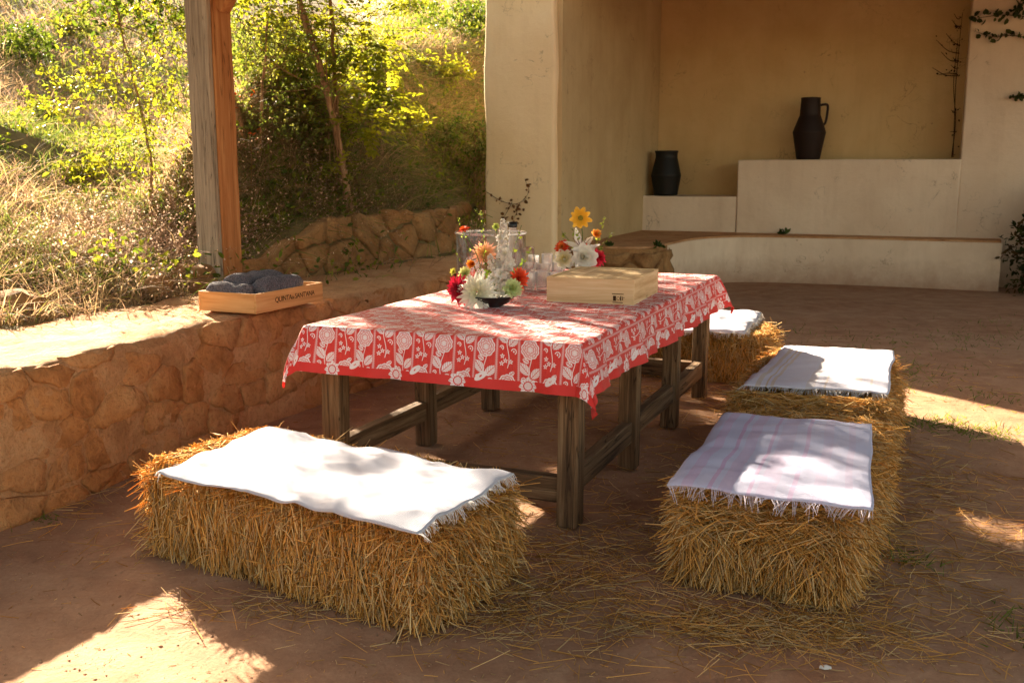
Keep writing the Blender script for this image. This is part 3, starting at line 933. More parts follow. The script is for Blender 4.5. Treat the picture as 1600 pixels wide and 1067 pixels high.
# ------------------------------------------------------------------ table
TO = np.array([.27, 3.91]); TZ = .80; TW = 1.29; TL = 2.80
tb = thing('wooden_table', 'long heavy timber table with eight square legs under the red cloth', 'table', (TO[0], TO[1], 0), RZ)
def leg(x, y, w=.092):
    box_obj('leg', (x - w / 2, x + w / 2, y - w / 2, y + w / 2, 0, TZ - .04), M['table_v'], tb, .006, 2, .005, 8)
LYS = (.10, 1.0, 1.88, 2.70); XR = -.065; XL = -TW + .065
for ly in LYS: leg(XR, ly); leg(XL, ly)
for x in (XR, XL):
    for a, b in zip(LYS[:-1], LYS[1:]):
        z = .15 + random.uniform(-.01, .01)
        box_obj('side_rail', (x - .028, x + .028, a + .048, b - .048, z, z + .105), M['table_y'], tb, .005, 2, .004, 5)
for y, z in ((LYS[0], .10), (LYS[3], .13)):
    box_obj('end_rail', (XL + .048, XR - .048, y - .03, y + .03, z, z + .11), M['table_x'], tb, .005, 2, .004, 5)
for k in range(6):
    w = TW / 6
    box_obj('board', (-TW + k * w + .002, -TW + (k + 1) * w - .002, 0, TL, TZ - .038, TZ), M['table_y'], tb, .004, 1)

# tablecloth ---------------------------------------------------------
NXc, NYc = 200, 300
a = np.linspace(-CLOTH_W / 2, CLOTH_W / 2, NXc); b = np.linspace(-CLOTH_L / 2, CLOTH_L / 2, NYc)
A, Bq = np.meshgrid(a, b); A = A.ravel(); Bq = Bq.ravel()
cx, cy = -TW / 2 + .0, TL / 2                 # sheet centre over the table (table frame)
off_x, off_y = .0, -.01
ax = A + off_x; by = Bq + off_y
hw, hl = TW / 2 + .008, TL / 2 + .008
ox = np.maximum(np.abs(ax) - hw, 0) * np.sign(ax); oy = np.maximum(np.abs(by) - hl, 0) * np.sign(by)
ln = np.hypot(ox, oy)
phi = np.arctan2(np.abs(oy), np.abs(ox) + 1e-9)
corner = np.sin(2 * phi) * (ln > 0)
dirx = np.where(ln > 0, ox / np.maximum(ln, 1e-9), 0); diry = np.where(ln > 0, oy / np.maximum(ln, 1e-9), 0)
par = np.where(np.abs(ox) >= np.abs(oy), by, ax)
wave = .014 * np.sin(par * 9.3 + 1.0) + .010 * np.sin(par * 21 + 2.2) + .006 * np.sin(par * 37)
flare = (.032 + wave * 1.25) * np.minimum(ln / .2, 1.3) + .004
flare = flare + corner * (.30 * ln)
flare = np.clip(flare, 0.002, ln * .8 + .0001)
flare = np.where(ln > 0, flare, 0)
dz = np.sqrt(np.maximum(ln ** 2 - flare ** 2, 0))
# corner folds: pull the diagonal sideways into a pleat
fold = np.sin(phi * 4) * corner * ln * .05
px = np.clip(ax, -hw, hw) + dirx * flare - diry * fold * np.sign(ox * oy + 1e-9)
py = np.clip(by, -hl, hl) + diry * flare + dirx * fold * np.sign(ox * oy + 1e-9)
nzv = fbm(ax * 1.0, by * 1.0, 2.2, 3, 4.4); wr = fbm(ax * 2.0, by * .7, 5.0, 2, 8.4)
pz = TZ + .006 - dz + np.where(ln == 0, .0030 * (nzv + 1) + .0022 * (wr + 1) + .0022 * np.exp(-((ax - .02 + .01 * np.sin(by * 3)) / .012) ** 2) + .0020 * np.exp(-((by + .35 + .01 * np.sin(ax * 4)) / .012) ** 2), .004) - np.where(ln > 0, .02 * (1 + nzv) * ln, 0)
# soften the table edge
pz -= np.where(ln == 0, .004 * np.exp(-np.minimum(hw - np.abs(ax), hl - np.abs(by)) / .008), 0)
V = np.column_stack([px + cx, py + cy, pz])
I = np.arange(NXc * NYc).reshape(NYc, NXc)
F = np.stack([I[:-1, :-1], I[:-1, 1:], I[1:, 1:], I[1:, :-1]], -1).reshape(-1, 4)
tc = np_mesh('tablecloth', V, F, M['cloth'], None, smooth=True, uv=np.column_stack([A, Bq]))
tc.location = (TO[0], TO[1], 0); tc.rotation_euler = (0, 0, RZ)
tag(tc, 'red and white floral striped tablecloth draped over the long table', 'tablecloth')

# ------------------------------------------------------------------ straw bales
def straw_cols(n, bright=1.0):
    base = np.array([.88, .51, .15]); pale = np.array([.92, .68, .33]); dark = np.array([.52, .25, .05]); grey = np.array([.70, .48, .24])
    r = rng.random(n)[:, None]; c = np.where(r < .5, base, np.where(r < .72, pale, np.where(r < .87, dark, grey)))
    return np.clip(c * rng.uniform(.6, 1.15, (n, 1)) * bright, 0, .92)

def bale(label, origin, xdir, ydir, lx, ly, lz, dens, shade=1.0, front='down', seed=1, side_rest=.4):
    """origin = front left ground corner; xdir along the front"""
    xd = np.array(xdir) / np.linalg.norm(xdir); yd = np.array([-xd[1], xd[0]])
    root = thing('straw_bale', label, 'straw bale', (origin[0], origin[1], 0), math.atan2(xd[1], xd[0]), 'straw bales around the table')
    bm = bmesh.new(); box_bm(bm, .03, lx - .03, .03, ly - .03, .0, lz - .035, .05, 3)
    for ax_ in range(3):
        L = (lx, ly, lz)[ax_]; n = int(L / .1)
        for i in range(1, n):
            co = [0, 0, 0]; co[ax_] = L * i / n; no = [0, 0, 0]; no[ax_] = 1
            bmesh.ops.bisect_plane(bm, geom=bm.verts[:] + bm.edges[:] + bm.faces[:], plane_co=co, plane_no=no)
    wavy(bm, .018, 7, seed)
    bm_obj('bale_core', bm, M['straw_core'], root, True)
    parts = []
    def bulge(u, v, s):      # lumps that come from pressed flakes
        return .008 * np.sin(u * 17 + seed + 1.5 * np.sin(v * 9)) + .045 * fbm(u, v, 4, 3, s + seed) + rng.normal(0, .016, len(u))
    def face(kind, n):
        n = int(n)
        if n <= 0: return
        if kind in ('front', 'back'):
            u = rng.uniform(0, lx, n); v = rng.uniform(0.0, lz, n); o = bulge(u, v, 1)
            # rounded vertical profile
            rnd = .05 * (np.abs(v / lz - .5) * 2) ** 4 + .05 * (np.abs(u / lx - .5) * 2) ** 14
            yb = -(o - rnd) if kind == 'front' else ly + (o - rnd)
            sgn = -1 if kind == 'front' else 1
            P = np.column_stack([u, yb, v])
            if front == 'down':
                D = np.column_stack([rng.normal(0, .30, n), sgn * rng.uniform(-.15, .28, n), -np.ones(n)])
                flip = rng.random(n) < .20; D[flip] = np.column_stack([rng.normal(0, 1, flip.sum()), sgn * rng.uniform(0, .5, flip.sum()), rng.normal(0, .6, flip.sum())])
                L = rng.uniform(.04, .13, n)
            else:
                hz = smooth(.25, .75, v / lz)
                D = np.column_stack([rng.normal(0, .55, n) + hz * rng.choice([-1, 1], n) * 1.2, sgn * rng.uniform(.0, .6, n), -np.ones(n) * (1.1 - hz) + rng.normal(0, .3, n)])
                L = rng.uniform(.05, .17, n)
            bend = np.column_stack([rng.normal(0, .12, n), sgn * rng.uniform(-.1, .1, n), -rng.uniform(0, .35, n)])
        elif kind in ('left', 'right'):
            u = rng.uniform(0, ly, n); v = rng.uniform(0, lz, n); o = bulge(u + 3, v, 5)
            sgn = -1 if kind == 'left' else 1
            rnd = .05 * (np.abs(v / lz - .5) * 2) ** 4 + .05 * (np.abs(u / ly - .5) * 2) ** 10
            xb = -(o - rnd) if kind == 'left' else lx + (o - rnd)
            P = np.column_stack([xb, u, v])
            D = np.column_stack([sgn * rng.uniform(0, .8, n), rng.normal(0, .9, n), -rng.uniform(-.3, 1.0, n)])
            bend = np.column_stack([rng.normal(0, .15, n), rng.normal(0, .15, n), -rng.uniform(0, .45, n)])
            L = rng.uniform(.05, .16, n)
        else:
            u = rng.uniform(-.01, lx + .01, n); v = rng.uniform(-.01, ly + .01, n)
            rnd = .045 * (np.abs(u / lx - .5) * 2) ** 10 + .045 * (np.abs(v / ly - .5) * 2) ** 8
            P = np.column_stack([u, v, lz - .02 + .012 * np.sin(u * 15 + seed) - rnd + rng.normal(0, .006, n)])
            D = np.column_stack([rng.normal(0, .5, n), rng.normal(0, 1, n), rng.normal(0, .13, n)])
            bend = np.column_stack([rng.normal(0, .15, n), rng.normal(0, .15, n), -rng.uniform(0, .15, n)])
            L = rng.uniform(.05, .15, n)
        W = rng.uniform(.0022, .0064, n)
        P = P - unit(D) * (L * .4)[:, None]
        P[:, 2] = np.maximum(P[:, 2], .005)
        V, F, m = strands(P, D, L, W, bend, 2, .8)
        V[:, 2] = np.clip(V[:, 2], .002, lz - .012 + .006 * rng.random(len(V)))
        parts.append((V, F, np.repeat(straw_cols(n, shade), m, 0)))
    face('front', dens * lx * lz); face('back', dens * lx * lz * side_rest)
    face('left', dens * ly * lz * .8); face('right', dens * ly * lz * (1.0)); face('top', dens * lx * ly * .35)
    # stray tufts along edges
    n = int(260 * lx); e = rng.integers(0, 4, n); u = rng.uniform(0, 1, n)
    P = np.where((e == 0)[:, None], np.column_stack([u * lx, 0 * u, 0 * u + lz - .03]), np.where((e == 1)[:, None], np.column_stack([0 * u, u * ly, 0 * u + lz - .03]), np.where((e == 2)[:, None], np.column_stack([u * lx, 0 * u + ly, 0 * u + lz - .03]), np.column_stack([0 * u + lx, u * ly, 0 * u + lz - .03]))))
    P[:, 2] -= .02 + .05 * rng.random(n); D = np.column_stack([(e == 3) * 1.0 - (e == 1), (e == 2) * 1.0 - (e == 0), 0 * u]) + rng.normal(0, .45, (n, 3)); D[:, 2] *= .5
    L = rng.uniform(.04, .12, n)
    V, F, m = strands(P, D, L, rng.uniform(.002, .004, n), rng.normal(0, .15, (n, 3)), 2, .8)
    parts.append((V, F, np.repeat(straw_cols(n, shade * 1.1), m, 0)))
    V, F, col = join(parts)
    tag(np_mesh('straw', V, F, M['straw'], root, col=col), kind='stuff')
    return root, xd, yd

bale('large front bale glowing orange under the plain white throw', (-1.44, 3.72), (.847, -.53), None, 1.34, .60, .40, 16500, 1.0, 'down', 1)
bale('straw bale at front right of the table under the lilac striped throw', (.60, 3.45), (.90, -.43), None, .60, 1.25, .40, 15500, .95, 'mess', 5)
bale('straw bale farther back on the right under the beige striped throw', (1.16, 5.02), (.925, -.38), None, .74, 1.42, .37, 12500, .98, 'mess', 9, .2)
bale('straw bale at the far end of the table under the white fleece', (.70, 7.22), (.93, -.37), None, 1.14, .62, .37, 12000, 1.0, 'down', 13, .2)

# ------------------------------------------------------------------ throws on the bales
def throw(name, label, corners, mat, fr_ends, zoff, nx=60, ny=40, amp=.010, overs=(0, 0, 0, 0), fcol=(.8, .78, .8), uvflip=False, droop_edge=.0, seed=0.0, fl=.05, cat='throw', fringe_sides='u'):
    """corners (4 world points): p00, p10, p11, p01; u runs 00->10, v runs 00->01"""
    c = [np.array(q, float) for q in corners]
    U, Vv = np.meshgrid(np.linspace(0, 1, nx), np.linspace(0, 1, ny)); U = U.ravel(); Vv = Vv.ravel()
    ew = .012 * fbm(U * 3, Vv * 0 + 1, 3, 2, seed) * (1 - smooth(0, .25, Vv)) ; 
    P = ((1 - U) * (1 - Vv))[:, None] * c[0] + (U * (1 - Vv))[:, None] * c[1] + (U * Vv)[:, None] * c[2] + ((1 - U) * Vv)[:, None] * c[3]
    wx = np.linalg.norm(c[1] - c[0]); wy = np.linalg.norm(c[3] - c[0])
    # wandering outline
    e1 = fbm(U * wx, Vv * wy, 2.5, 2, seed + 3); e2 = fbm(U * wx + 9, Vv * wy, 2.5, 2, seed + 5)
    P[:, 0] += .02 * e1; P[:, 1] += .02 * e2
    n1 = fbm(U * wx * 1.0, Vv * wy * 2.0, 3.2, 3, seed + 7); rid = np.abs(fbm(U * wx, Vv * wy * .8, 4.5, 2, seed + 11))
    P[:, 2] += amp * n1 * 1.6 - amp * rid * 1.8 + amp * .6
    ed = np.minimum(np.minimum(U * wx, (1 - U) * wx), np.minimum(Vv * wy, (1 - Vv) * wy))
    P[:, 2] -= droop_edge * np.exp(-ed / .035)
    I = np.arange(nx * ny).reshape(ny, nx)
    F = np.stack([I[:-1, :-1], I[:-1, 1:], I[1:, 1:], I[1:, :-1]], -1).reshape(-1, 4)
    uv = np.column_stack([Vv, U]) if uvflip else np.column_stack([U, Vv])
    root = np_mesh(name, P, F, mat, None, smooth=True, uv=uv)
    md = root.modifiers.new('thickness', 'SOLIDIFY'); md.thickness = .004; md.offset = 1
    tag(root, label, cat)
    G = P.reshape(ny, nx, 3)
    parts = []
    for s in fr_ends:
        if s == 'v0': E_, O = G[0], G[0] - G[1]
        if s == 'v1': E_, O = G[-1], G[-1] - G[-2]
        if s == 'u0': E_, O = G[:, 0], G[:, 0] - G[:, 1]
        if s == 'u1': E_, O = G[:, -1], G[:, -1] - G[:, -2]
        L = np.linalg.norm(np.diff(E_, axis=0), axis=1).sum(); n = int(L / .0045)
        t = np.linspace(0, len(E_) - 1.001, n); i = t.astype(int); f = (t - i)[:, None]
        Q = E_[i] * (1 - f) + E_[i + 1] * f; Dr = unit(O[i])
        kn = (np.arange(n) // 5)          # threads gather in knots
        kd = rng.normal(0, .50, (kn.max() + 1, 3))
        D = Dr + kd[kn] + rng.normal(0, .22, (n, 3)); D[:, 2] -= .45
        ll = fl * rng.uniform(.6, 1.15, n) * rng.uniform(.6, 1.1, kn.max() + 1)[kn]
        Vq, Fq, m = strands(Q + np.array([0, 0, .002]), D, ll, np.full(n, .0026), np.column_stack([rng.normal(0, .1, n), rng.normal(0, .1, n), -rng.uniform(.1, .6, n)]), 3, .6)
        parts.append((Vq, Fq, np.tile(np.array(fcol) * 1.0, (len(Vq), 1))))
    if parts:
        V, F, col = join(parts)
        fo = np_mesh('fringe', V, F, M['fringe'], root, col=col); tag(fo, kind='stuff')
    return root

z1 = .418
throw('white_throw', 'plain white cotton throw with frayed ends on the large front bale',
      [at_z(246, 737, z1), at_z(652, 828, z1), at_z(803, 741, z1), at_z(418, 664, z1)], M['white_throw'], ('u0', 'u1'), 0, 110, 60, .018, fl=.035, droop_edge=.016, seed=2.0, fcol=(.8, .8, .82))
z2 = .418
throw('lilac_throw', 'fringed white throw with lilac and pink stripes on the front right bale',
      [at_z(1042, 755, z2), at_z(1362, 795, z2), at_z(1362, 662, z2), at_z(1135, 643, z2)], M['lilac_throw'], ('v0', 'v1'), 0, 60, 70, .012, fl=.045, droop_edge=.012, seed=6.0, fcol=(.72, .68, .80))
z3 = .388
throw('beige_throw', 'fringed white throw with beige stripes on the bale farther back on the right',
      [at_z(1163, 600, z3), at_z(1388, 612, z3), at_z(1397, 547, z3), at_z(1228, 538, z3)], M['beige_throw'], ('v0', 'v1'), 0, 50, 60, .010, fl=.05, droop_edge=.012, seed=8.0, fcol=(.76, .74, .76))
z4 = .395
root4 = throw('white_fleece', 'shaggy white fleece on the bale behind the table', [at_z(1000, 516, z4), at_z(1165, 518, z4), at_z(1190, 487, z4), at_z(1040, 485, z4)], M['white_throw'], ('u1', 'u0', 'v1', 'v0'), 0, 40, 30, .022, fl=.035, seed=12.0, fcol=(.82, .8, .78), droop_edge=.02, cat='fleece')

# ------------------------------------------------------------------ boxes
def long_box(name, label, corner, xdir, lx, ly, lz, lid, mats, tilt=0.0, t=.014):
    rz = math.atan2(xdir[1], xdir[0])
    r = thing(name, label, 'box', corner, rz); r.rotation_euler[0] = tilt
    mx, my = mats
    box_obj('front_panel', (0, lx, 0, t, 0, lz), mx, r, .0015, 1)
    box_obj('back_panel', (0, lx, ly - t, ly, 0, lz), mx, r, .0015, 1)
    box_obj('side_panel', (.0005, t, t + .0005, ly - t - .0005, .0, lz), my, r, .0015, 1)
    box_obj('side_panel', (lx - t, lx - .0005, t + .0005, ly - t - .0005, .0, lz), my, r, .0015, 1)
    box_obj('bottom_panel', (t, lx - t, t, ly - t, .002, .012), mx, r, .001, 1)
    if lid:
        box_obj('lid', (t + .001, lx - t - .001, t + .0008, ly - t - .0008, lz - .016, lz - .006), my, r, .001, 1)
    return r

def text_part(body, parent, loc, rot, size, mat, ext=.0006, font=None, spacing=1.0):
    cu = bpy.data.curves.new('lettering', 'FONT'); cu.body = body; cu.size = size; cu.extrude = ext
    cu.align_x = 'CENTER'; cu.align_y = 'CENTER'; cu.space_character = spacing
    tmp = bpy.data.objects.new('tmp_text', cu); C.objects.link(tmp)
    dg = bpy.context.evaluated_depsgraph_get()
    me = bpy.data.meshes.new_from_object(tmp.evaluated_get(dg)); bpy.data.objects.remove(tmp)
    o = link_mesh('lettering', me, None, parent); me.materials.clear(); me.materials.append(mat)
    o.location = loc; o.rotation_euler = rot; return o

# open box with rolled towels on the ledge
pL = at_z(318, 484, .668); pC = at_z(401, 492, .668); pR = at_z(514, 468, .668)
xd = (pR - pC)[:2]; lx = float(np.linalg.norm(xd)); lyv = (pL - pC)[:2]; xd = xd / lx
ly = abs(float(np.dot(lyv, np.array([-xd[1], xd[0]]))))
ly = min(max(ly, .30), .42); lx = min(max(lx, .5), .68)
pine_box = long_box('open_pine_box', 'open pine wine box of grey towels on the wall ledge by the post', (pC[0], pC[1], .672), xd, lx, ly, .115, False, (M['box_x'], M['box_y']))
for s, ss, x in (('QUINTA', .045, -.118), ('de', .031, -.022), ("SANT'ANA", .045, .101)):
    text_part(s, pine_box, (lx * .56 + x, -.0008, .060 if ss > .04 else .056), (math.radians(90), 0, 0), ss, M['ink'], .0005, spacing=.95)
def towel(label, p0, p1, r, seed):
    n = 20; m = 30; A = np.array(p0, float); Bp = np.array(p1, float); d = unit((Bp - A)[None])[0]; L = np.linalg.norm(Bp - A)
    s = np.array([-d[1], d[0], 0.0]); V = []
    prof = [(0.0, .0), (.0, .35), (.01, .75), (.05, .95), (.15, 1.0), (.5, 1.03), (.85, 1.0), (.95, .95), (.99, .75), (1.0, .35), (1.0, 0.0)]
    pt = np.array(prof)
    tt = np.concatenate([np.linspace(0, 1, 26)]); 
    tq = np.concatenate([[0, 0, .005, .015, .04, .09], np.linspace(.16, .84, 16), [.91, .96, .985, .995, 1, 1]])
    prof = [(float(t), float(np.interp(t, [0, .01, .05, .15, .5, .85, .95, .99, 1.0], [.35, .75, .95, 1, 1.03, 1, .95, .75, .35]))) for t in tq]
    prof[0] = (0., 0.); prof[-1] = (1., 0.)
    for i, (t, rr) in enumerate(prof):
        for k in range(m):
            a = 2 * math.pi * k / m
            sp = .0 if rr < .9 else .006 * math.sin(a * 2 + seed)
            q = A + d * L * t + s * (math.cos(a) * r * 1.08 * rr) + np.array([0, 0, 1]) * (math.sin(a) * (r * .92) * rr + sp)
            q = q + np.array(noise.noise_vector(Vector(q) * 14 + Vector((seed, 0, 0)))) * .016 + np.array(noise.noise_vector(Vector(q) * 38 + Vector((seed, 0, 0)))) * .007
            V.append(q)
    F = []
    for i in range(len(prof) - 1):
        for k in range(m):
            k2 = (k + 1) % m; F.append([i * m + k, i * m + k2, (i + 1) * m + k2, (i + 1) * m + k])
    o = np_mesh('rolled_towel', np.array(V), np.array(F), M['towel'], None, smooth=True)
    md = o.modifiers.new('smooth', 'SUBSURF'); md.levels = 1; md.render_levels = 1
    tag(o, label, 'towel', 'rolled towels in the open box')
    return o
bx = np.array([xd[0], xd[1], 0]); by_ = np.array([-xd[1], xd[0], 0]); bc = np.array([pC[0], pC[1], .672])
towel('rolled grey towel at the post end of the open box', bc + bx * .10 + by_ * (ly * .30) + [0, 0, .090], bc + bx * .10 + by_ * (ly * .95) + [0, 0, .105], .072, 1)
towel('grey towel roll in front at the middle of the open box', bc + bx * .17 + by_ * .125 + [0, 0, .100], bc + bx * (lx * .84) + by_ * .125 + [0, 0, .105], .078, 5)
towel('highest grey towel roll at the back of the open box', bc + bx * .14 + by_ * (ly * .68) + [0, 0, .125], bc + bx * (lx * .86) + by_ * (ly * .70) + [0, 0, .125], .090, 8)

# closed wine box on the table
TT = TZ + .011
pF = at_z(854, 471, TT); pFR = at_z(990, 477.5, TT)
xd2 = (pFR - pF)[:2]; lx2 = float(np.linalg.norm(xd2)); xd2 /= lx2
wine = long_box('closed_wine_box', 'closed shallow pine wine box with sliding lid on the red tablecloth', (pF[0], pF[1], TT), xd2, lx2, .60, .132, True, (M['pine_x'], M['pine_y']))
bm = bmesh.new()
for (x0, x1, z0, z1_) in ((.0, .062, .054, .058), (.004, .058, .010, .014), (.006, .022, .020, .046), (.044, .050, .022, .046), (.055, .059, .024, .044), (.062, .066, .036, .040)):
    box_bm(bm, x0, x1, -.0006, .0, z0, z1_)
r = bmesh.ops.create_circle(bm, segments=16, radius=.009); 
bmesh.ops.rotate(bm, verts=r['verts'], cent=(0, 0, 0), matrix=Matrix.Rotation(math.radians(90), 3, 'X'))
bmesh.ops.translate(bm, verts=r['verts'], vec=(.034, -.0006, .033))
ex = bmesh.ops.extrude_edge_only(bm, edges=list({e for v in r['verts'] for e in v.link_edges}))
nvv = [g for g in ex['geom'] if isinstance(g, bmesh.types.BMVert)]
for v in nvv: v.co = Vector((.034 + (v.co.x - .034) * .75, v.co.y, .033 + (v.co.z - .033) * .75))
st = bm_obj('stamp', bm, M['ink'], wine); st.location = (lx2 - .115, -.0003, .0)

# ------------------------------------------------------------------ flowers
def petal_set(specs, nu=4, nv=3):
    """specs: list of (base, dir, normal, length, width, curl, cup, colour0, colour1, point)"""
    parts = []
    for (b, d, nrm, L, Wd, curl, cup, c0, c1, pt) in specs:
        d = d / np.linalg.norm(d); s = np.cross(d, nrm); s = s / (np.linalg.norm(s) + 1e-9); u = np.cross(s, d)
        V = []; cc = []
        for i in range(nu + 1):
            t = i / nu
            w = Wd * (math.sin(math.pi * min(1, (t * .86 + .10))) ** pt) * .5
            for j in range(nv):
                q = (j / (nv - 1) * 2 - 1)
                V.append(b + d * L * t + s * w * q + u * (curl * L * t * t + cup * w * q * q))
                cc.append(c0 * (1 - t) + c1 * t)
        F = [[i * nv + j, i * nv + j + 1, (i + 1) * nv + j + 1, (i + 1) * nv + j] for i in range(nu) for j in range(nv - 1)]
        parts.append((np.array(V), np.array(F), np.array(cc)))
    Vs, Fs, Cs, o = [], [], [], 0
    for v, f, c in parts: Vs.append(v); Fs.append(f + o); Cs.append(c); o += len(v)
    return np.concatenate(Vs), np.concatenate(Fs), np.concatenate(Cs)

def frame_of(n):
    n = np.array(n, float); n /= np.linalg.norm(n); a = np.cross(n, [0.2, .3, 1.0]); a /= np.linalg.norm(a); return n, a, np.cross(n, a)

def flower_head(name, parent, c, face, R, rows, petw, inner, outer, core=None, pt=1.0, curl=.1, jit=.1, label=None, cup=.5, lo=-.25, hi=1.35, lens=(.35, 1.0)):
    """rows = petals per row from the middle to the rim"""
    c = np.array(c, float); n, a, b = frame_of(face); sp = []
    inner = np.array(inner); outer = np.array(outer); K = len(rows)
    for r, cnt in enumerate(rows):
        f = r / max(1, K - 1); el = hi + (lo - hi) * f ** .8; L = R * (lens[0] + (lens[1] - lens[0]) * f)
        for k in range(cnt):
            th = 2 * math.pi * (k + .5 * (r % 2)) / cnt + random.uniform(-jit, jit)
            e = el + random.uniform(-jit, jit)
            rad = a * math.cos(th) + b * math.sin(th)
            d = rad * math.cos(e) + n * math.sin(e); nr = n * math.cos(e) - rad * math.sin(e)
            col = (inner * (1 - f) + outer * f) * random.uniform(.88, 1.08)
            sp.append((c + rad * R * .06, d, nr, L * random.uniform(.9, 1.08), petw * R, curl * (f - .4), cup, np.clip(col * .92, 0, .95), np.clip(col * 1.05, 0, .95), pt))
    V, F, col = petal_set(sp)
    o = np_mesh(name, V, F, M['petal'], parent, col=col, smooth=True)
    if label: o['label'] = label
    if core:
        bm = bmesh.new(); bmesh.ops.create_uvsphere(bm, u_segments=12, v_segments=8, radius=R * core[0])
        for v in bm.verts: v.co = Vector(tuple(c + n * R * .05)) + v.co * (1 + .12 * noise.noise(v.co * 300))
        me = bpy.data.meshes.new('flower_center'); bm.to_mesh(me); bm.free()
        at_ = me.color_attributes.new('Col', 'FLOAT_COLOR', 'POINT')
        at_.data.foreach_set('color', np.tile(np.array([*core[1], 1], dtype=np.float32), len(me.vertices)))
        link_mesh('flower_center', me, M['petal'], o)
    return o

GREEN = np.array([.10, .17, .035])
def stem(parent, p0, p1, r=.0022, sag=.02, name='stem', col=(.12, .20, .05)):
    p0 = np.array(p0, float); p1 = np.array(p1, float); mid = (p0 + p1) / 2 + np.array([sag, 0, 0])
    pth = catmull(np.array([p0, mid, p1]), 6); V, F = tube(pth, [r] * len(pth), 6)
    return np_mesh(name, V, F, M['petal'], parent, col=np.tile(col, (len(V), 1)), smooth=True)

def sprig(parent, p0, p1, n=22, size=.016, col=(.16, .26, .05), name='sprig', wide=.02):
    p0 = np.array(p0, float); p1 = np.array(p1, float); d = unit((p1 - p0)[None])[0]
    t = rng.uniform(.15, 1, n); P = p0 + (p1 - p0) * t[:, None]
    D = rng.normal(0, 1, (n, 3)) + d * .8; L = rng.uniform(.6, 1.2, n) * size * (1.25 - t * .6)
    V1, F1, m = leaves(P + rng.normal(0, wide * .25, (n, 3)), D, rng.normal(0, 1, (n, 3)), L, .6)
    c1 = np.repeat(np.clip(np.array(col) * rng.uniform(.7, 1.4, (n, 1)), 0, .9), m, 0)
    V2, F2 = tube(np.linspace(p0, p1, 5), [.0014] * 5, 5)
    V, F, c = join([(V1, F1, c1), (V2, F2, np.tile((.12, .18, .05), (len(V2), 1)))])
    return np_mesh(name, V, F, M['leaf'], parent, col=c)

def floret_spike(parent, p0, p1, n, R, col, name='flower_spike', label=None):
    sp = []; p0 = np.array(p0, float); p1 = np.array(p1, float)
    for i in range(n):
        t = random.random() ** .8; c = p0 + (p1 - p0) * t; w = (1 - t * .7)
        rad = np.array([random.gauss(0, 1), random.gauss(0, 1) - .4, random.gauss(0, .5)]); rad /= np.linalg.norm(rad)
        c = c + rad * R * w; n_, a, b = frame_of(rad + np.array([0, 0, .2]))
        pr = .019 * (1 - t * .5)
        for k in range(5):
            th = 2 * math.pi * k / 5 + i; rr = a * math.cos(th) + b * math.sin(th)
            cc = np.array(col) * random.uniform(.85, 1.08)
            sp.append((c, rr + n_ * .35, n_, pr, pr * .95, .1, .3, cc * .95, np.clip(cc, 0, .92), .7))
    V, F, c = petal_set(sp, 2, 3)
    o = np_mesh(name, V, F, M['petal'], parent, col=np.clip(c, 0, .93), smooth=True)
    if label: o['label'] = label
    o['kind'] = 'stuff'; o.data.materials[0] = M['petal_white']
    return o

WHITE = (.84, .83, .78); CREAM = (.84, .78, .55)
YB = 4.98
def A1(u, v, dy=0): return at_y(u, v, YB + dy)
bp = at_z(769, 482, TT)
fa = thing('flower_arrangement', 'low black bowl of white, red and peach dahlias at the front of the table', 'flowers', (bp[0], bp[1] + .07, TT))
inv = fa.matrix_basis.inverted()
bw = lathe([(.0, .0), (.045, .0), (.05, .006), (.085, .022), (.118, .055), (.121, .060), (.115, .058), (.08, .03), (.0, .018)], 48)
np_mesh('bowl', bw[0], bw[1], M['bowl'], fa, smooth=True)
O1 = np.array([bp[0], bp[1] + .07, TT])
def L1(u, v, dy=0): return A1(u, v, dy) - O1
flower_head('dahlia', fa, L1(745, 457, -.05), (-.15, -1, .35), .108, [6, 10, 14, 18, 20, 20], .24, (.80, .80, .55), WHITE, None, 1.1, .25, .12, 'large white spiky dahlia facing the camera', cup=.5)
flower_head('dahlia', fa, L1(716, 452, .0), (-.85, -.7, .05), .085, [5, 8, 12, 14, 14], .30, (.40, .02, .04), (.55, .02, .06), None, 1.0, .3, .14, 'crimson dahlia drooping on the left', cup=.5)
flower_head('dahlia', fa, L1(722, 462, -.01), (-.5, -.9, -.2), .055, [5, 8, 12, 12], .32, (.62, .03, .04), (.72, .05, .08), None, 1.0, .3, .14, 'bright red bloom under the crimson dahlia', cup=.5)
flower_head('dahlia', fa, L1(757, 396, .08), (-.1, -1, .5), .070, [7, 10, 14, 18, 18], .17, (.88, .55, .15), (.90, .48, .34), None, 1.1, .3, .18, 'peach dahlia with thin petals at the top', cup=.5)
flower_head('dahlia', fa, L1(811, 436, .02), (.65, -.75, .05), .066, [5, 9, 12, 15, 15], .27, (.72, .08, .02), (.78, .10, .04), None, 1.0, .3, .16, 'orange red dahlia on the right', cup=.5)
flower_head('carnation', fa, L1(800, 451, -.06), (.35, -1, .5), .052, [8, 12, 16, 18, 18], .42, (.62, .74, .32), (.66, .76, .42), None, .6, .35, .3, 'pale green ruffled carnation', cup=-.6, lo=.1, hi=1.5, lens=(.6, 1.0))
flower_head('rosebud', fa, L1(738, 413, .0), (-.3, -1, .2), .032, [4, 6, 8], .7, (.85, .28, .02), (.88, .36, .05), None, .7, .1, .2, 'small orange bloom', lo=.7, hi=1.5, lens=(.8, 1.0))
flower_head('carnation', fa, L1(727, 428, .02), (-.5, -1, .5), .038, [6, 9, 12], .5, (.55, .62, .16), (.66, .70, .3), None, .6, .3, .25, 'lime green bloom on the left', lo=.3, hi=1.4)
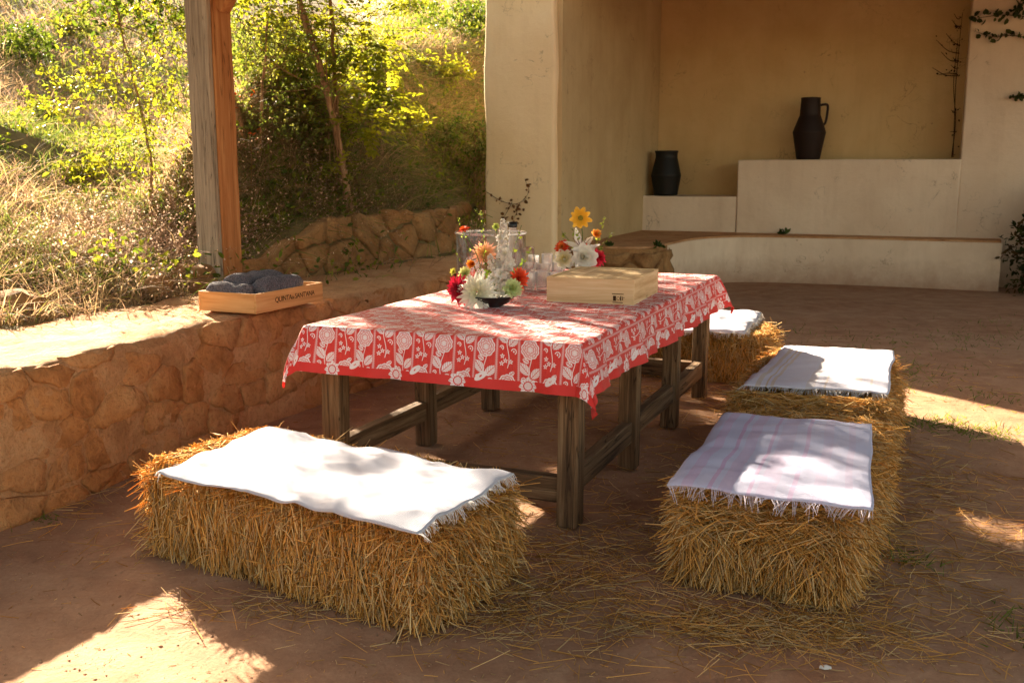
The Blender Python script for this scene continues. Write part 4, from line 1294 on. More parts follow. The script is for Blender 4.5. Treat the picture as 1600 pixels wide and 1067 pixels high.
flower_head('carnation', fa, L1(709, 425, .02), (-.6, -.8, .4), .022, [5, 8], .6, (.62, .58, .05), (.66, .64, .1), None, .7, .2, .25, 'tiny yellow bloom at the far left', lo=.3, hi=1.4)
flower_head('zinnia', fa, L1(724, 358, .05), (-.3, -.3, .9), .033, [7, 10, 12], .35, (.60, .10, .02), (.74, .10, .03), None, .8, .2, .15, 'red zinnia on a tall stem')
flower_head('poppy_head', fa, L1(775, 355, .08), (0, -1, .4), .022, [6, 8, 8], .6, (.35, .48, .08), (.48, .58, .14), None, .7, .1, .25, 'round lime green head', lo=.4, hi=1.4)
stem(fa, L1(724, 360, .05), L1(755, 440, .03)); stem(fa, L1(775, 357, .08), L1(775, 440, .03))
stem(fa, L1(757, 405, .08), L1(768, 455, .02)); stem(fa, L1(811, 436, .03), L1(785, 462, .0)); stem(fa, L1(716, 452, .01), L1(755, 465, 0))
floret_spike(fa, L1(785, 452, .02), L1(787, 346, .07), 260, .042, WHITE, label='tall white stock spike')
floret_spike(fa, L1(778, 455, .0), L1(765, 400, .03), 70, .034, (.88, .84, .76), label='shorter white stock spike')
floret_spike(fa, L1(790, 445, -.03), L1(796, 392, .0), 60, .030, (.88, .86, .80), label='white blooms between the dahlia and carnation')
for (u0, v0, u1, v1, n, s, c) in ((760, 430, 752, 330, 26, .014, (.20, .30, .08)), (745, 430, 715, 340, 14, .012, (.2, .3, .1)), (790, 430, 815, 352, 14, .022, (.26, .38, .06)),
                               (795, 440, 830, 390, 10, .024, (.2, .32, .05)), (745, 445, 708, 390, 10, .014, (.25, .34, .08)), (770, 440, 755, 405, 18, .018, (.14, .24, .05)),
                               (795, 440, 812, 412, 16, .022, (.24, .36, .06)), (770, 340, 742, 328, 14, .010, (.2, .28, .1)), (780, 462, 812, 455, 14, .02, (.1, .2, .04)), (735, 450, 745, 425, 12, .02, (.12, .2, .04))):
    sprig(fa, L1(u0, v0, .01), L1(u1, v1, .05), n, s, c)

for (u, v, R_, dy) in ((783, 428, .036, -.02), (797, 412, .032, .0), (770, 436, .030, -.01), (788, 396, .028, .03), (782, 372, .024, .05)):
    flower_head('stock_bloom', fa, L1(u, v, dy), (random.uniform(-.4, .4), -1, .4), R_, [4, 6, 8], .7, (.84, .83, .70), (.87, .86, .82), None, .6, .2, .25, None, cup=.3, lo=.2, hi=1.4, lens=(.6, 1.0))
for k in range(16):
    u0 = random.uniform(745, 795); sprig(fa, L1(u0, 462, .02), L1(u0 + random.uniform(-28, 28), random.uniform(400, 440), random.uniform(-.04, .08)), 12, .022, (.13, .22, .05))
YA2 = 6.05
p2 = at_z(903, 432, TT)
O2 = np.array([at_y(903, 420, YA2)[0], YA2, TT])
fb = thing('flower_arrangement', 'second flower arrangement with white lily and yellow cosmos behind the wine box', 'flowers', tuple(O2))
def L2_(u, v, dy=0): return at_y(u, v, YA2 + dy) - O2
np_mesh('bowl', bw[0], bw[1], M['bowl'], fb, smooth=True)
flower_head('cosmos', fb, L2_(907, 341, .0), (-.05, -1, .15), .066, [8, 9], .50, (.86, .50, .04), (.90, .56, .08), (.24, (.35, .30, .04)), .5, .05, .06, 'yellow cosmos on a tall stem', cup=.25, lo=0.05, hi=.35, lens=(.9, 1.0))
stem(fb, L2_(907, 342, .01), L2_(903, 400, .02), .003)
flower_head('lily', fb, L2_(908, 392, -.02), (.05, -.6, .8), .125, [3, 3], .38, (.82, .80, .70), (.86, .84, .82), (.10, (.35, .12, .02)), .9, .5, .05, 'open white lily', cup=.5, lo=.35, hi=.55, lens=(.9, 1.0))
for k in range(5): stem(fb, L2_(908, 388, -.03), L2_(895 + k * 7, 372, -.05), .0018, 0, 'stamen', (.18, .05, .02))
flower_head('rose', fb, L2_(912, 403, -.05), (.1, -1, .3), .092, [4, 5, 7, 8], .75, (.88, .84, .72), (.88, .86, .82), None, .6, .15, .12, 'large round white bloom', cup=.4, lo=.3, hi=1.4, lens=(.55, 1.0))
flower_head('rose', fb, L2_(882, 405, -.04), (-.35, -1, .3), .062, [5, 7, 9, 9], .6, (.80, .70, .30), (.87, .84, .70), None, .6, .2, .2, 'cream white bloom on the left', cup=.4, lo=.2, hi=1.4, lens=(.55, 1.0))
flower_head('zinnia', fb, L2_(878, 386, -.02), (-.4, -1, .5), .050, [6, 10, 13, 14], .30, (.75, .25, .04), (.66, .02, .02), None, .7, .1, .12, 'red zinnia on the left')
flower_head('dahlia', fb, L2_(936, 402, .0), (.7, -.8, .3), .060, [6, 9, 12, 14], .30, (.55, .02, .03), (.66, .03, .08), None, .9, .2, .15, 'crimson dahlia on the right')
flower_head('zinnia', fb, L2_(930, 412, -.02), (.6, -.9, .0), .045, [6, 9, 12], .32, (.70, .03, .04), (.74, .04, .06), None, .8, .2, .15, 'small red bloom low on the right')
flower_head('rosebud', fb, L2_(931, 367, .02), (.3, -1, .4), .040, [4, 6, 8], .7, (.90, .36, .03), (.92, .46, .12), None, .7, .1, .2, 'orange bloom at the upper right', lo=.6, hi=1.5, lens=(.8, 1.0))
flower_head('rosebud', fb, L2_(915, 386, -.04), (.3, -1, .4), .022, [4, 6], .7, (.8, .12, .03), (.8, .15, .06), None, .7, .1, .2, None, lo=.6, hi=1.5, lens=(.8, 1.0))
floret_spike(fb, L2_(895, 415, -.03), L2_(890, 392, -.02), 22, .04, WHITE)
for (u0, v0, u1, v1, n, s, c) in ((925, 395, 945, 340, 30, .022, (.26, .34, .10)), (930, 400, 958, 362, 20, .018, (.2, .28, .09)), (900, 390, 878, 362, 12, .03, (.2, .3, .05)), (915, 380, 893, 358, 12, .026, (.2, .3, .06)),
                               (925, 410, 942, 385, 16, .025, (.16, .26, .06)), (895, 415, 915, 400, 16, .025, (.12, .2, .05))):
    sprig(fb, L2_(u0, v0, .0), L2_(u1, v1, .03), n, s, c)

# ------------------------------------------------------------------ glassware
pg = at_y(767, 420, 5.62)
gj = thing('glass_cylinder', 'big clear glass drinks cylinder behind the front flowers', 'glass jar', (pg[0], pg[1], TT))
R = .195; Hh = .335
V, F = lathe([(0, .004), (R - .01, .004), (R, .015), (R * 1.02, Hh - .01), (R * 1.035, Hh), (R * 1.02, Hh + .006), (R * 1.0, Hh), (R * .975, Hh - .01), (R * .955, .03), (0, .025)], 64)
np_mesh('jar_body', V, F, M['glass'], gj, smooth=True)
V, F = tube(np.array([(R * 1.02 * math.cos(a), R * 1.02 * math.sin(a), Hh) for a in np.linspace(0, 2 * math.pi, 60)]), [.006] * 60, 8)
np_mesh('rim', V, F, M['crystal'], gj, smooth=True)
random.seed(4)
for k in range(9):
    a = random.uniform(0, 6.28); r = R * .75 * math.sqrt(random.random()); s = random.uniform(.03, .045)
    bm = bmesh.new(); box_bm(bm, -s / 2, s / 2, -s / 2, s / 2, -s / 2, s / 2, .006)
    o = bm_obj('ice_cube', bm, M['crystal'], None, True)
    o.location = (pg[0] + r * math.cos(a), pg[1] + r * math.sin(a), TT + .05 + random.random() * .13); o.rotation_euler = (random.random() * 3, random.random() * 3, random.random() * 3)
    tag(o, 'clear ice cube heaped inside the big glass cylinder', 'ice cube', 'ice cubes in the glass cylinder')

def tumbler(label, x, y, r=.038, h=.095, seg=20, grp='cut glass tumblers on the table'):
    V = []; F = []
    prof = [(0, .0, 0), (.85, .0, 0), (.92, .01, .3), (1.0, h * .35, 1), (1.03, h * .7, 1), (1.05, h * .97, .2), (1.03, h, 0), (.98, h * .97, 0), (.93, h * .3, 0), (.8, .018, 0), (0, .016, 0)]
    n = seg * 2
    for (rr, z, c) in prof:
        for k in range(n):
            a = 2 * math.pi * k / n; q = rr * r * (1 - .05 * c * (k % 2))
            V.append((q * math.cos(a), q * math.sin(a), z))
    for i in range(len(prof) - 1):
        for k in range(n):
            k2 = (k + 1) % n; F.append([i * n + k, i * n + k2, (i + 1) * n + k2, (i + 1) * n + k])
    o = np_mesh('tumbler', np.array(V), np.array(F), M['crystal'])
    o.location = (x, y, TT); tag(o, label, 'glass', grp); return o
k = 0
tl = ['cut glass tumbler nearest the front flowers', 'cut glass tumbler at the front middle of the tumbler rows', 'cut glass tumbler close to the left end of the wine box', 'cut glass tumbler in the middle row nearest the wine glass',
      'cut glass tumbler in the very middle of the tumbler rows', 'cut glass tumbler in the middle row beside the cream bloom', 'cut glass tumbler farthest back on the left', 'cut glass tumbler at the back behind its neighbours', 'cut glass tumbler at the back near the second bouquet']
for r_ in range(3):
    for c_ in range(3):
        p = at_z(826 + c_ * 21 + r_ * 4, 455 - r_ * 16, TT)
        tumbler(tl[k], p[0], p[1] + .04, .038, .105 + .01 * (k % 2)); k += 1
def wine_glass(label, u, v, y, h=.2, flip=False):
    p = at_y(u, v, y)
    prof = [(.0, .0), (.034, .001), (.036, .003), (.01, .008), (.004, .02), (.0035, .075), (.012, .085), (.034, .11), (.040, .14), (.036, .18), (.033, h), (.031, h), (.034, .18), (.037, .14), (.03, .112), (.0, .09)]
    V, F = lathe(prof, 36)
    o = np_mesh('wine_glass', V, F, M['glass'], None, smooth=True); o.location = (p[0], p[1], TT); tag(o, label, 'wine glass', 'stemmed glasses beside the glass cylinder'); return o
wine_glass('stemmed glass just right of the big glass cylinder', 812, 430, 5.72, .235)
wine_glass('stemmed glass half behind the orange red dahlia', 826, 430, 5.86, .235)
pb = at_y(801, 400, 5.95)
bt = thing('glass_bottle', 'clear square shouldered bottle with black cap behind the white flower spike', 'bottle', (pb[0], pb[1], TT))
V, F = lathe([(0, 0), (.042, 0), (.045, .01), (.045, .22), (.03, .265), (.024, .275), (.024, .345), (.0, .345)], 36)
np_mesh('bottle_body', V, F, M['crystal'], bt, smooth=True)
V, F = lathe([(.0, .346), (.027, .346), (.028, .35), (.028, .378), (.0, .38)], 24); np_mesh('cap', V, F, M['cap'], bt, smooth=True)

# ------------------------------------------------------------------ vegetation on the slope
def in_view(P, pad=1.25):
    d = P - np.array([0, 0, CAM_H]); Fw = d[:, 1] * math.cos(TILT) - d[:, 2] * math.sin(TILT); Up = d[:, 1] * math.sin(TILT) + d[:, 2] * math.cos(TILT)
    return (np.abs(d[:, 0] / Fw) < .52 * pad) & (Up / Fw < .36 * pad + .1) & (Fw > 1)
def scatter(n, y0=3.5, y1=34, power=1.6):
    out = []
    tot = 0
    while tot < n:
        m = n * 3; r = (y0 ** (1 - power) + rng.random(m) * (y1 ** (1 - power) - y0 ** (1 - power))) ** (1 / (1 - power)); a = rng.uniform(-.68, .10, m)
        x = r * np.sin(a); y = r * np.cos(a)
        s, ta = wall_dist(x, y); k = (s > np.where(y > 11.0, .06, .35))
        lim = np.where(y > 11.0, .10, np.where(ta > T_BANK0, ledge_w(ta) + .32, .95))
        k &= rng.random(m) < np.where(s < lim, .05, 1.0)
        P = np.column_stack([x, y, np.zeros(m)])[k]; out.append(P); tot += len(P)
    P = np.concatenate(out)[:n]; P[:, 2] = hill_z(P[:, 0], P[:, 1]); return P
DRY = np.array([.46, .33, .17]); DRY2 = np.array([.38, .24, .15]); GRN = np.array([.12, .17, .03]); YGR = np.array([.27, .28, .06])
def grass(name, label, n, hmin, hmax, seed, green, near=6, far=34, power=1.5):
    P = scatter(n, near, far, power); d = np.hypot(P[:, 0], P[:, 1])
    g = fbm(P[:, 0], P[:, 1], .55, 2, seed); clump = fbm(P[:, 0], P[:, 1], 2.4, 2, seed + 4)
    g2 = g + clump * .6 + rng.normal(0, .15, len(P))
    mixg = (g2 > green)
    c = np.where(mixg[:, None], np.where(rng.random((len(P), 1)) < .5, GRN, YGR), np.where(rng.random((len(P), 1)) < .6, DRY, DRY2)) * rng.uniform(.7, 1.25, (len(P), 1))
    L = rng.uniform(hmin, hmax, len(P)) * (1 + clump * 1.3); L = np.maximum(L, .05)
    W = .0035 + .00075 * d
    D = np.column_stack([rng.normal(.05, .35, len(P)), rng.normal(-.05, .35, len(P)), np.ones(len(P))])
    bend = np.column_stack([rng.normal(.1, .45, len(P)), rng.normal(-.1, .45, len(P)), -rng.uniform(.1, .7, len(P))])
    V, F, m = blades(P - np.array([0, 0, .02]), D, L, W, bend, 3)
    o = np_mesh(name, V, F, M['grass'], None, col=np.repeat(np.clip(c, 0, .9), m, 0))
    tag(o, label, 'grass', kind='stuff')
grass('dry_grass', 'dry golden and green grass covering the slope behind the wall', 72000, .10, .30, 2.0, .10)
grass('tall_grass', 'taller seeded grass in patches over the slope', 6000, .22, .45, 11.0, .2)

# long dry grass hanging down the bank
m = 90000; x = rng.uniform(-4.5, 1.2, m); y = rng.uniform(6.6, 17.0, m); s_, ta = wall_dist(x, y); lw_ = ledge_w(ta)
k = (ta > T_BANK0) & (s_ > lw_ + .30) & (s_ < lw_ + 2.0) & (rng.random(m) < .8); P = np.column_stack([x, y, np.zeros(m)])[k][:24000]; P[:, 2] = hill_z(P[:, 0], P[:, 1]); n = len(P)
_, wn = wall_pt(wall_dist(P[:, 0], P[:, 1])[1]); out = np.column_stack([wn, np.zeros(n)])
V, F, m = blades(P, out * .6 + rng.normal(0, .45, (n, 3)) + np.array([0, 0, .8]), rng.uniform(.15, .40, n), rng.uniform(.004, .009, n), out * .5 + rng.normal(0, .3, (n, 3)) - np.array([0, 0, .9]), 3)
c = np.where(rng.random((n, 1)) < .45, np.array([.17, .22, .05]), np.where(rng.random((n, 1)) < .5, np.array([.40, .27, .12]), np.array([.24, .17, .08]))) * rng.uniform(.6, 1.2, (n, 1))
tag(np_mesh('bank_grass', V, F, M['grass'], None, col=np.repeat(c, m, 0)), 'long dry and green grass hanging down the shaded bank behind the boulders', 'grass', kind='stuff')

# low broad leaved weeds
P = scatter(3400, 7, 28, 1.3)
w = fbm(P[:, 0], P[:, 1], .7, 2, 21.0) + np.clip((P[:, 0] / P[:, 1] + .30) * 1.2, -.4, .3) > 0; P = P[w]
PP = np.repeat(P, 14, 0); n = len(PP); hgt = np.repeat(rng.uniform(.1, .45, len(P)), 14)
PP = PP + np.column_stack([rng.normal(0, .12, n), rng.normal(0, .12, n), rng.random(n) * hgt])
V, F, m = leaves(PP, rng.normal(0, 1, (n, 3)) + np.array([0, 0, .3]), rng.normal(0, 1, (n, 3)) + np.array([0, 0, 1]), rng.uniform(.03, .075, n), .55)
c = np.where(rng.random((n, 1)) < .5, np.array([.08, .125, .025]), np.array([.18, .21, .04])) * rng.uniform(.7, 1.3, (n, 1))
tag(np_mesh('low_weeds', V, F, M['leaf'], None, col=np.repeat(c, m, 0)), 'leafy low weeds scattered through the grass of the slope', 'weeds', kind='stuff')

# pinkish dried stalks leaning over the ledge
def stalk_set(name, label, areas, n, L0, L1, col, W=.0035, head=True):
    parts = []
    for (u, v, sp, lean, cnt) in areas:
        b = hit(u, v); m = cnt
        P = b + np.column_stack([rng.normal(0, sp, m), rng.normal(0, sp * .7, m), np.zeros(m)]); P[:, 2] = hill_z(P[:, 0], P[:, 1]) - .01
        D = np.column_stack([rng.normal(lean, .5, m), rng.normal(-.25, .4, m), rng.uniform(.25, 1.0, m)])
        L = rng.uniform(L0, L1, m)
        bd = np.column_stack([rng.normal(lean * .4, .3, m), rng.normal(-.1, .3, m), -rng.uniform(.1, .8, m)])
        V, F, k = strands(P, D, L, np.full(m, W), bd, 5, .4)
        cc = np.clip(np.array(col) * rng.uniform(.6, 1.3, (m, 1)), 0, .8)
        parts.append((V, F, np.repeat(cc, k, 0)))
        # side twigs with seed heads
        for q in range(5):
            t = rng.uniform(.35, 1, m)[:, None]; Pm = P + unit(D) * (L[:, None] * t) + bd * (L[:, None] * t * t)
            D2 = unit(D) + rng.normal(0, .6, (m, 3)); L2 = L * rng.uniform(.08, .25, m)
            V, F, k = strands(Pm, D2, L2, np.full(m, W * .6), rng.normal(0, .2, (m, 3)), 1, .5)
            parts.append((V, F, np.repeat(cc, k, 0)))
            if head:
                E2 = Pm + unit(D2) * L2[:, None]
                V, F, k = leaves(E2, rng.normal(0, 1, (m, 3)), rng.normal(0, 1, (m, 3)), rng.uniform(.010, .022, m), .7)
                parts.append((V, F, np.repeat(np.clip(cc * 1.4 + .06, 0, .8), k, 0)))
    V, F, c = join(parts)
    tag(np_mesh(name, V, F, M['stalk'], None, col=c), label, 'dried plants', kind='stuff')
stalk_set('dried_stalks', 'tangle of dried pinkish brown stalks leaning over the ledge left of the post',
          [(60, 425, .25, .3, 60), (150, 430, .3, .3, 120), (220, 415, .3, .35, 150), (275, 390, .25, .3, 150), (250, 350, .3, .3, 120), (120, 370, .4, .3, 110), (20, 380, .4, .2, 60)], 0, .25, .7, (.50, .34, .24))
stalk_set('dead_twigs', 'dark dead twigs hanging over the stone row right of the post',
          [(400, 325, .25, .2, 60), (450, 320, .25, .1, 70), (500, 325, .3, .1, 50), (570, 325, .3, .0, 30), (420, 260, .3, .3, 70), (490, 250, .3, .3, 50)], 0, .25, .8, (.30, .19, .11))

# saplings and bushes ---------------------------------------------------
def crown_leaves(blobs, leaf, style, cols):
    """blobs: (centre, radii, sprays); style 'ash' = pinnate sprays, 'small' = loose small leaves"""
    Ps, Ds, Ns, Ls, Cs, tw = [], [], [], [], [], []
    for (c, r, k) in blobs:
        c = np.array(c); r = np.array(r)
        u = unit(rng.normal(0, 1, (k, 3))) * (rng.random((k, 1)) ** .45); S = c + u * r
        D = unit(u * r + rng.normal(0, .35, (k, 3)) * r.mean() + np.array([0, 0, -.15]) * r.mean())
        for s, d in zip(S, D):
            if style == 'ash':
                L = random.uniform(.16, .30); side = unit(np.cross(d, [0, 0, 1.0])[None])[0]; up = np.cross(side, d)
                base = np.array(cols[random.randrange(len(cols))]) * random.uniform(.75, 1.2)
                tw.append((s, d, L))
                for q in range(5):
                    t = (q + .6) / 5
                    for sg in (-1, 1):
                        Ps.append(s + d * L * t - np.array([0, 0, .12 * L * t * t])); Ds.append(d * .55 + side * sg + up * random.uniform(-.2, .2)); Ns.append(up + rng.normal(0, .25, 3)); Ls.append(leaf * random.uniform(.75, 1.15) * (1.05 - .3 * abs(t - .5))); Cs.append(base)
                Ps.append(s + d * L); Ds.append(d); Ns.append(up); Ls.append(leaf); Cs.append(base)
            else:
                base = np.array(cols[random.randrange(len(cols))]) * random.uniform(.7, 1.25); L = random.uniform(.10, .22)
                tw.append((s, d, L))
                for q in range(9):
                    t = random.random()
                    Ps.append(s + d * L * t + rng.normal(0, .015, 3)); Ds.append(rng.normal(0, 1, 3) + d * .6); Ns.append(rng.normal(0, 1, 3) + np.array([0, 0, .8])); Ls.append(leaf * random.uniform(.6, 1.2)); Cs.append(base)
    V, F, m = leaves(np.array(Ps), np.array(Ds), np.array(Ns), np.array(Ls), .52)
    c = np.repeat(np.clip(np.array(Cs), 0, .8), m, 0)
    s = np.array([t[0] for t in tw]); d = np.array([t[1] for t in tw]); L = np.array([t[2] for t in tw])
    V2, F2, m2 = strands(s - d * L[:, None] * .6, d, L * 1.6, np.full(len(L), .006), np.zeros((len(L), 3)), 1, .4)
    return join([(V, F, c), (V2, F2, np.tile((.16, .12, .06), (len(V2), 1)))])

def branchy(base, pts, r0, r1, nb, blobs, sides=8):
    """trunk path plus limbs towards the crown"""
    pth = catmull(np.array(pts), 8); n = len(pth)
    rad = np.linspace(r0, r1, n) * (1 + .08 * np.sin(np.arange(n) * 1.3))
    pth = pth + rng.normal(0, .004, pth.shape)
    parts = [tube(pth, rad, sides)]
    for k in range(nb):
        i = random.randrange(int(n * .35), n - 2); c, r, _ = blobs[random.randrange(len(blobs))]
        e = np.array(c) + rng.normal(0, .6, 3) * np.array(r); s = pth[i]
        mid = (s + e) / 2 + np.array([0, 0, -.08]) + rng.normal(0, .06, 3)
        q = catmull(np.array([s, mid, e]), 6); parts.append(tube(q, np.linspace(rad[i] * .28, .002, len(q)), 5))
    Vs, Fs, o = [], [], 0
    for v, f in parts: Vs.append(v); Fs.append(f + o); o += len(v)
    return np.concatenate(Vs), np.concatenate(Fs)

YEL = [(.22, .25, .03), (.30, .32, .04), (.16, .20, .03)]; MID = [(.08, .13, .025), (.13, .18, .035), (.05, .09, .02)]; PALE = [(.15, .20, .07), (.22, .25, .11), (.12, .17, .05)]
def plant(name, label, cat, base, trunk, r0, r1, nb, blobs, leaf, style, cols):
    root = thing(name, label, cat, tuple(base))
    b = np.array(base)
    V, F = branchy(b, trunk, r0, r1, nb, blobs)
    np_mesh('trunk', V - b, F, M['bark'], root, smooth=True)
    V, F, c = crown_leaves(blobs, leaf, style, cols)
    np_mesh('crown', V - b, F, M['leaf'], root, col=c)
    return root

b1 = hit(548, 345); y1 = b1[1]
def T1(u, v, dy=0): return at_y(u, v, y1 + dy)
plant('sapling', 'slim leaning sapling with yellow green pinnate leaves right of the post', 'tree', b1, [b1 - [0, 0, .1], T1(540, 290), T1(522, 190), T1(498, 100), T1(470, 10), T1(455, -90), T1(420, -200)], .040, .020, 10,
      [(T1(570, 60, .2), (.5, .4, .40), 100), (T1(455, 90, .5), (.35, .3, .30), 60), (T1(600, 150, .2), (.30, .4, .14), 30), (T1(470, 165, .45), (.36, .3, .2), 60), (T1(570, 195, .1), (.38, .3, .14), 34), (T1(430, 0, .5), (.5, .35, .35), 70),
       (T1(420, -140, .2), (.8, .7, .5), 70), ((-2.25, 9.35, 3.32), (.48, .45, .24), 95), (T1(560, -60, .1), (.5, .6, .3), 24), (T1(330, -60, .3), (.7, .6, .45), 40)], .070, 'ash', YEL)  # the clump set by world position is added, unseen, to shade the lilac throw
b2 = hit(538, 325)
plant('sapling', 'thin straight sapling just behind the leaning one', 'tree', b2, [b2 - [0, 0, .1], at_y(530, 230, b2[1]), at_y(522, 100, b2[1]), at_y(516, 0, b2[1]), at_y(510, -100, b2[1])], .026, .014, 8,
      [(at_y(500, 250, b2[1]), (.25, .25, .10), 16), (at_y(520, 275, b2[1] - .1), (.12, .2, .10), 6), (at_y(535, 60, b2[1]), (.3, .3, .4), 26)], .075, 'ash', YEL)
b3 = hit(405, 250); 
plant('bush', 'pale leaved bush between the post and the saplings', 'bush', b3, [b3 - [0, 0, .1], b3 + [.05, 0, .5], b3 + [.1, .1, 1.1]], .018, .008, 8,
      [(at_y(415, 130, b3[1]), (.5, .4, .45), 80), (at_y(390, 40, b3[1] + .2), (.5, .4, .4), 70), (at_y(440, 190, b3[1]), (.4, .4, .25), 34), (at_y(480, 60, b3[1] + .4), (.5, .4, .4), 50)], .042, 'small', PALE)
b4 = hit(235, 330); y4 = b4[1]
def T4(u, v, dy=0): return at_y(u, v, y4 + dy)
plant('bush', 'tall loose yellow green bush left of the post', 'bush', b4, [b4 - [0, 0, .1], T4(235, 250), T4(215, 150), T4(190, 50), T4(170, -60)], .013, .006, 8,
      [(T4(215, 240), (.42, .4, .3), 64), (T4(170, 170), (.45, .4, .35), 56), (T4(250, 130), (.3, .4, .4), 70), (T4(200, 60), (.5, .4, .4), 60), (T4(260, 30), (.35, .4, .35), 66), (T4(120, 120), (.35, .4, .28), 20), (T4(170, -40), (.5, .5, .4), 20)], .040, 'small', YEL + PALE[:1])
b5 = hit(330, 60)
plant('tree', 'small tree with dark rounded leaves at the top left of the post', 'tree', b4 + np.array([.75, .5, 0.0]), [b4 + np.array([.75, .5, -.1]), T4(318, 150, .5), T4(300, 0, .4), T4(230, -120, .3)], .03, .014, 8,
      [(T4(230, 5, .2), (.45, .4, .22), 50), (T4(150, -40, .3), (.5, .5, .35), 26), (T4(40, -130, .3), (.7, .7, .40), 24), (T4(-60, -160, .3), (.7, .7, .4), 18), (T4(260, -90, .2), (.6, .6, .4), 30)], .066, 'small', MID)
b6 = hit(742, 300)
plant('bush', 'small glossy bush growing against the left edge of the pillar', 'bush', b6, [b6 - [0, 0, .1], b6 + [.0, 0, .3], b6 + [.02, -.1, .6]], .02, .008, 12,
      [(at_y(738, 205, b6[1] - .1), (.28, .25, .24), 90), (at_y(700, 205, b6[1]), (.3, .3, .14), 50), (at_y(752, 245, b6[1] - .35), (.14, .15, .16), 34)], .045, 'small', PALE + MID)
for k, (u, v, s, cl, lb) in enumerate(((720, 60, 1.2, MID, 'dark rounded bush high on the slope beside the building'), (430, 130, .8, PALE, 'low grey green bush on the slope behind the saplings'), (350, 120, .9, MID, 'green bush hidden partly by the square post'), (620, 215, .45, YEL, 'yellow green tuft on the bank right of the saplings'),
                                         (640, 30, .9, YEL, 'sunlit bush at the top of the slope between saplings and building'), (60, 190, .35, YEL, 'low sunlit bush on the open slope at the left'), (130, 290, .3, YEL, 'leafy green clump above the dried stalks'), (30, 95, .8, MID, 'dark green shrub on the open slope near the top left corner'), (110, 60, .7, PALE, 'pale shrub high on the slope left of the tall bush'), (480, 230, .45, PALE, 'low pale shrub at the foot of the saplings'), (690, 130, .5, YEL, 'yellow green clump on the slope near the building'))):
    b = hit(u, v)
    plant('bush', lb, 'bush', b, [b - [0, 0, .1], b + [.0, 0, .2 * s], b + [.02, -.05, .45 * s]], .02 * s, .008, 8,
          [(b + [0, 0, .35 * s], (.6 * s, .5 * s, .32 * s), int(110 * s)), (b + [.3 * s, -.1, .2 * s], (.4 * s, .4 * s, .22 * s), int(60 * s))], .05 * (1 + .02 * b[1]), 'small', cl)
b7 = hit(378, 235)
st_ = thing('dead_tree', 'dark dead tree stub showing just right of the square post', 'tree stump', tuple(b7))
V, F = tube(np.array([b7 - [0, 0, .1], at_y(372, 200, b7[1]), at_y(366, 170, b7[1]), at_y(362, 148, b7[1])]), [.055, .055, .045, .03], 10)
np_mesh('trunk', V - b7, F, M['bark'], st_, smooth=True)

for (u, v, lb) in ((378, 155, 'cluster of red autumn leaves just right of the post'), (388, 205, 'lower cluster of red autumn leaves by the dead stub')):
    p = hit(u, v + 40); p = at_y(u, v, p[1] - .3); n = 6
    V, F, m = leaves(rng.normal(0, .05, (n, 3)), rng.normal(0, 1, (n, 3)), rng.normal(0, 1, (n, 3)), rng.uniform(.04, .06, n), .6)
    V2, F2 = tube(np.array([[0, 0, -.5], [.02, 0, -.2], [0, 0, 0.02]]), [.004, .003, .002], 5)
    V, F, c = join([(V, F, np.repeat(np.array([.36, .07, .02]) * rng.uniform(.7, 1.2, (n, 1)), m, 0)), (V2, F2, np.tile((.2, .12, .06), (len(V2), 1)))])
    o = np_mesh('autumn_twig', V, F, M['leaf'], None, col=c); o.location = tuple(p); tag(o, lb, 'twig')

# creepers on the plaster ------------------------------------------------
def creeper(name, label, paths, leafcol, leaf, nl, r=.004, spread=.02):
    parts = []; allp = []
    for pth in paths:
        q = catmull(np.array(pth, float), 8); V, F = tube(q, np.linspace(r, r * .4, len(q)), 5); parts.append((V, F, np.tile((.10, .06, .035), (len(V), 1)))); allp.append(q)
    root = thing(name, label, 'creeper', tuple(allp[0][0])); b = allp[0][0]
    V, F, c = join(parts); np_mesh('vine', V - b, F, M['stalk'], root, col=c)
    q = np.concatenate(allp); i = rng.integers(0, len(q), nl); P = q[i] + rng.normal(0, spread, (nl, 3)) - np.array([0, spread, 0])
    V, F, m = leaves(P, rng.normal(0, 1, (nl, 3)), rng.normal(0, .6, (nl, 3)) + np.array([0, -1, 0]), rng.uniform(.7, 1.3, nl) * leaf, .8)
    np_mesh('foliage', V - b, F, M['leaf'], root, col=np.repeat(np.array(leafcol) * rng.uniform(.6, 1.4, (nl, 1)), m, 0))
    return root
def on_plane(u, v, k=None, m=None):
    """meet the sight line with the building plane k=const or m=const"""
    d = ray(u, v); o = np.array([0, 0, CAM_H])
    ax_ = Y_ if m is not None else X_; val = m if m is not None else k
    t = (val + np.dot(B0, ax_)) / (d[0] * ax_[0] + d[1] * ax_[1]); return o + d * t
pf = lambda u, v: on_plane(u, v, m=-3.16)
creeper('dry_creeper', 'dry brown creeper sprig on the front of the pillar behind the flowers', [[pf(760, 300), pf(785, 315), pf(810, 318), pf(826, 300), pf(820, 280)], [pf(812, 318), pf(806, 335), pf(800, 345)], [pf(800, 316), pf(790, 335), pf(783, 345)]], (.14, .07, .035), .045, 46, .004, .02)
rw = lambda u, v: on_plane(u, v, m=.46)
creeper('leafy_creeper', 'thin leafy creeper strands at the top right of the alcove wall', [[rw(1620, 28), rw(1570, 24), rw(1540, 27), rw(1515, 30)], [rw(1620, 62), rw(1580, 56), rw(1550, 58), rw(1525, 50)], [rw(1610, -10), rw(1590, 10), rw(1596, 30)], [rw(1625, 152), rw(1600, 151), rw(1578, 152)]], (.05, .07, .025), .07, 110, .006, .025)
bw_ = lambda u, v: on_plane(u, v, m=1.24)
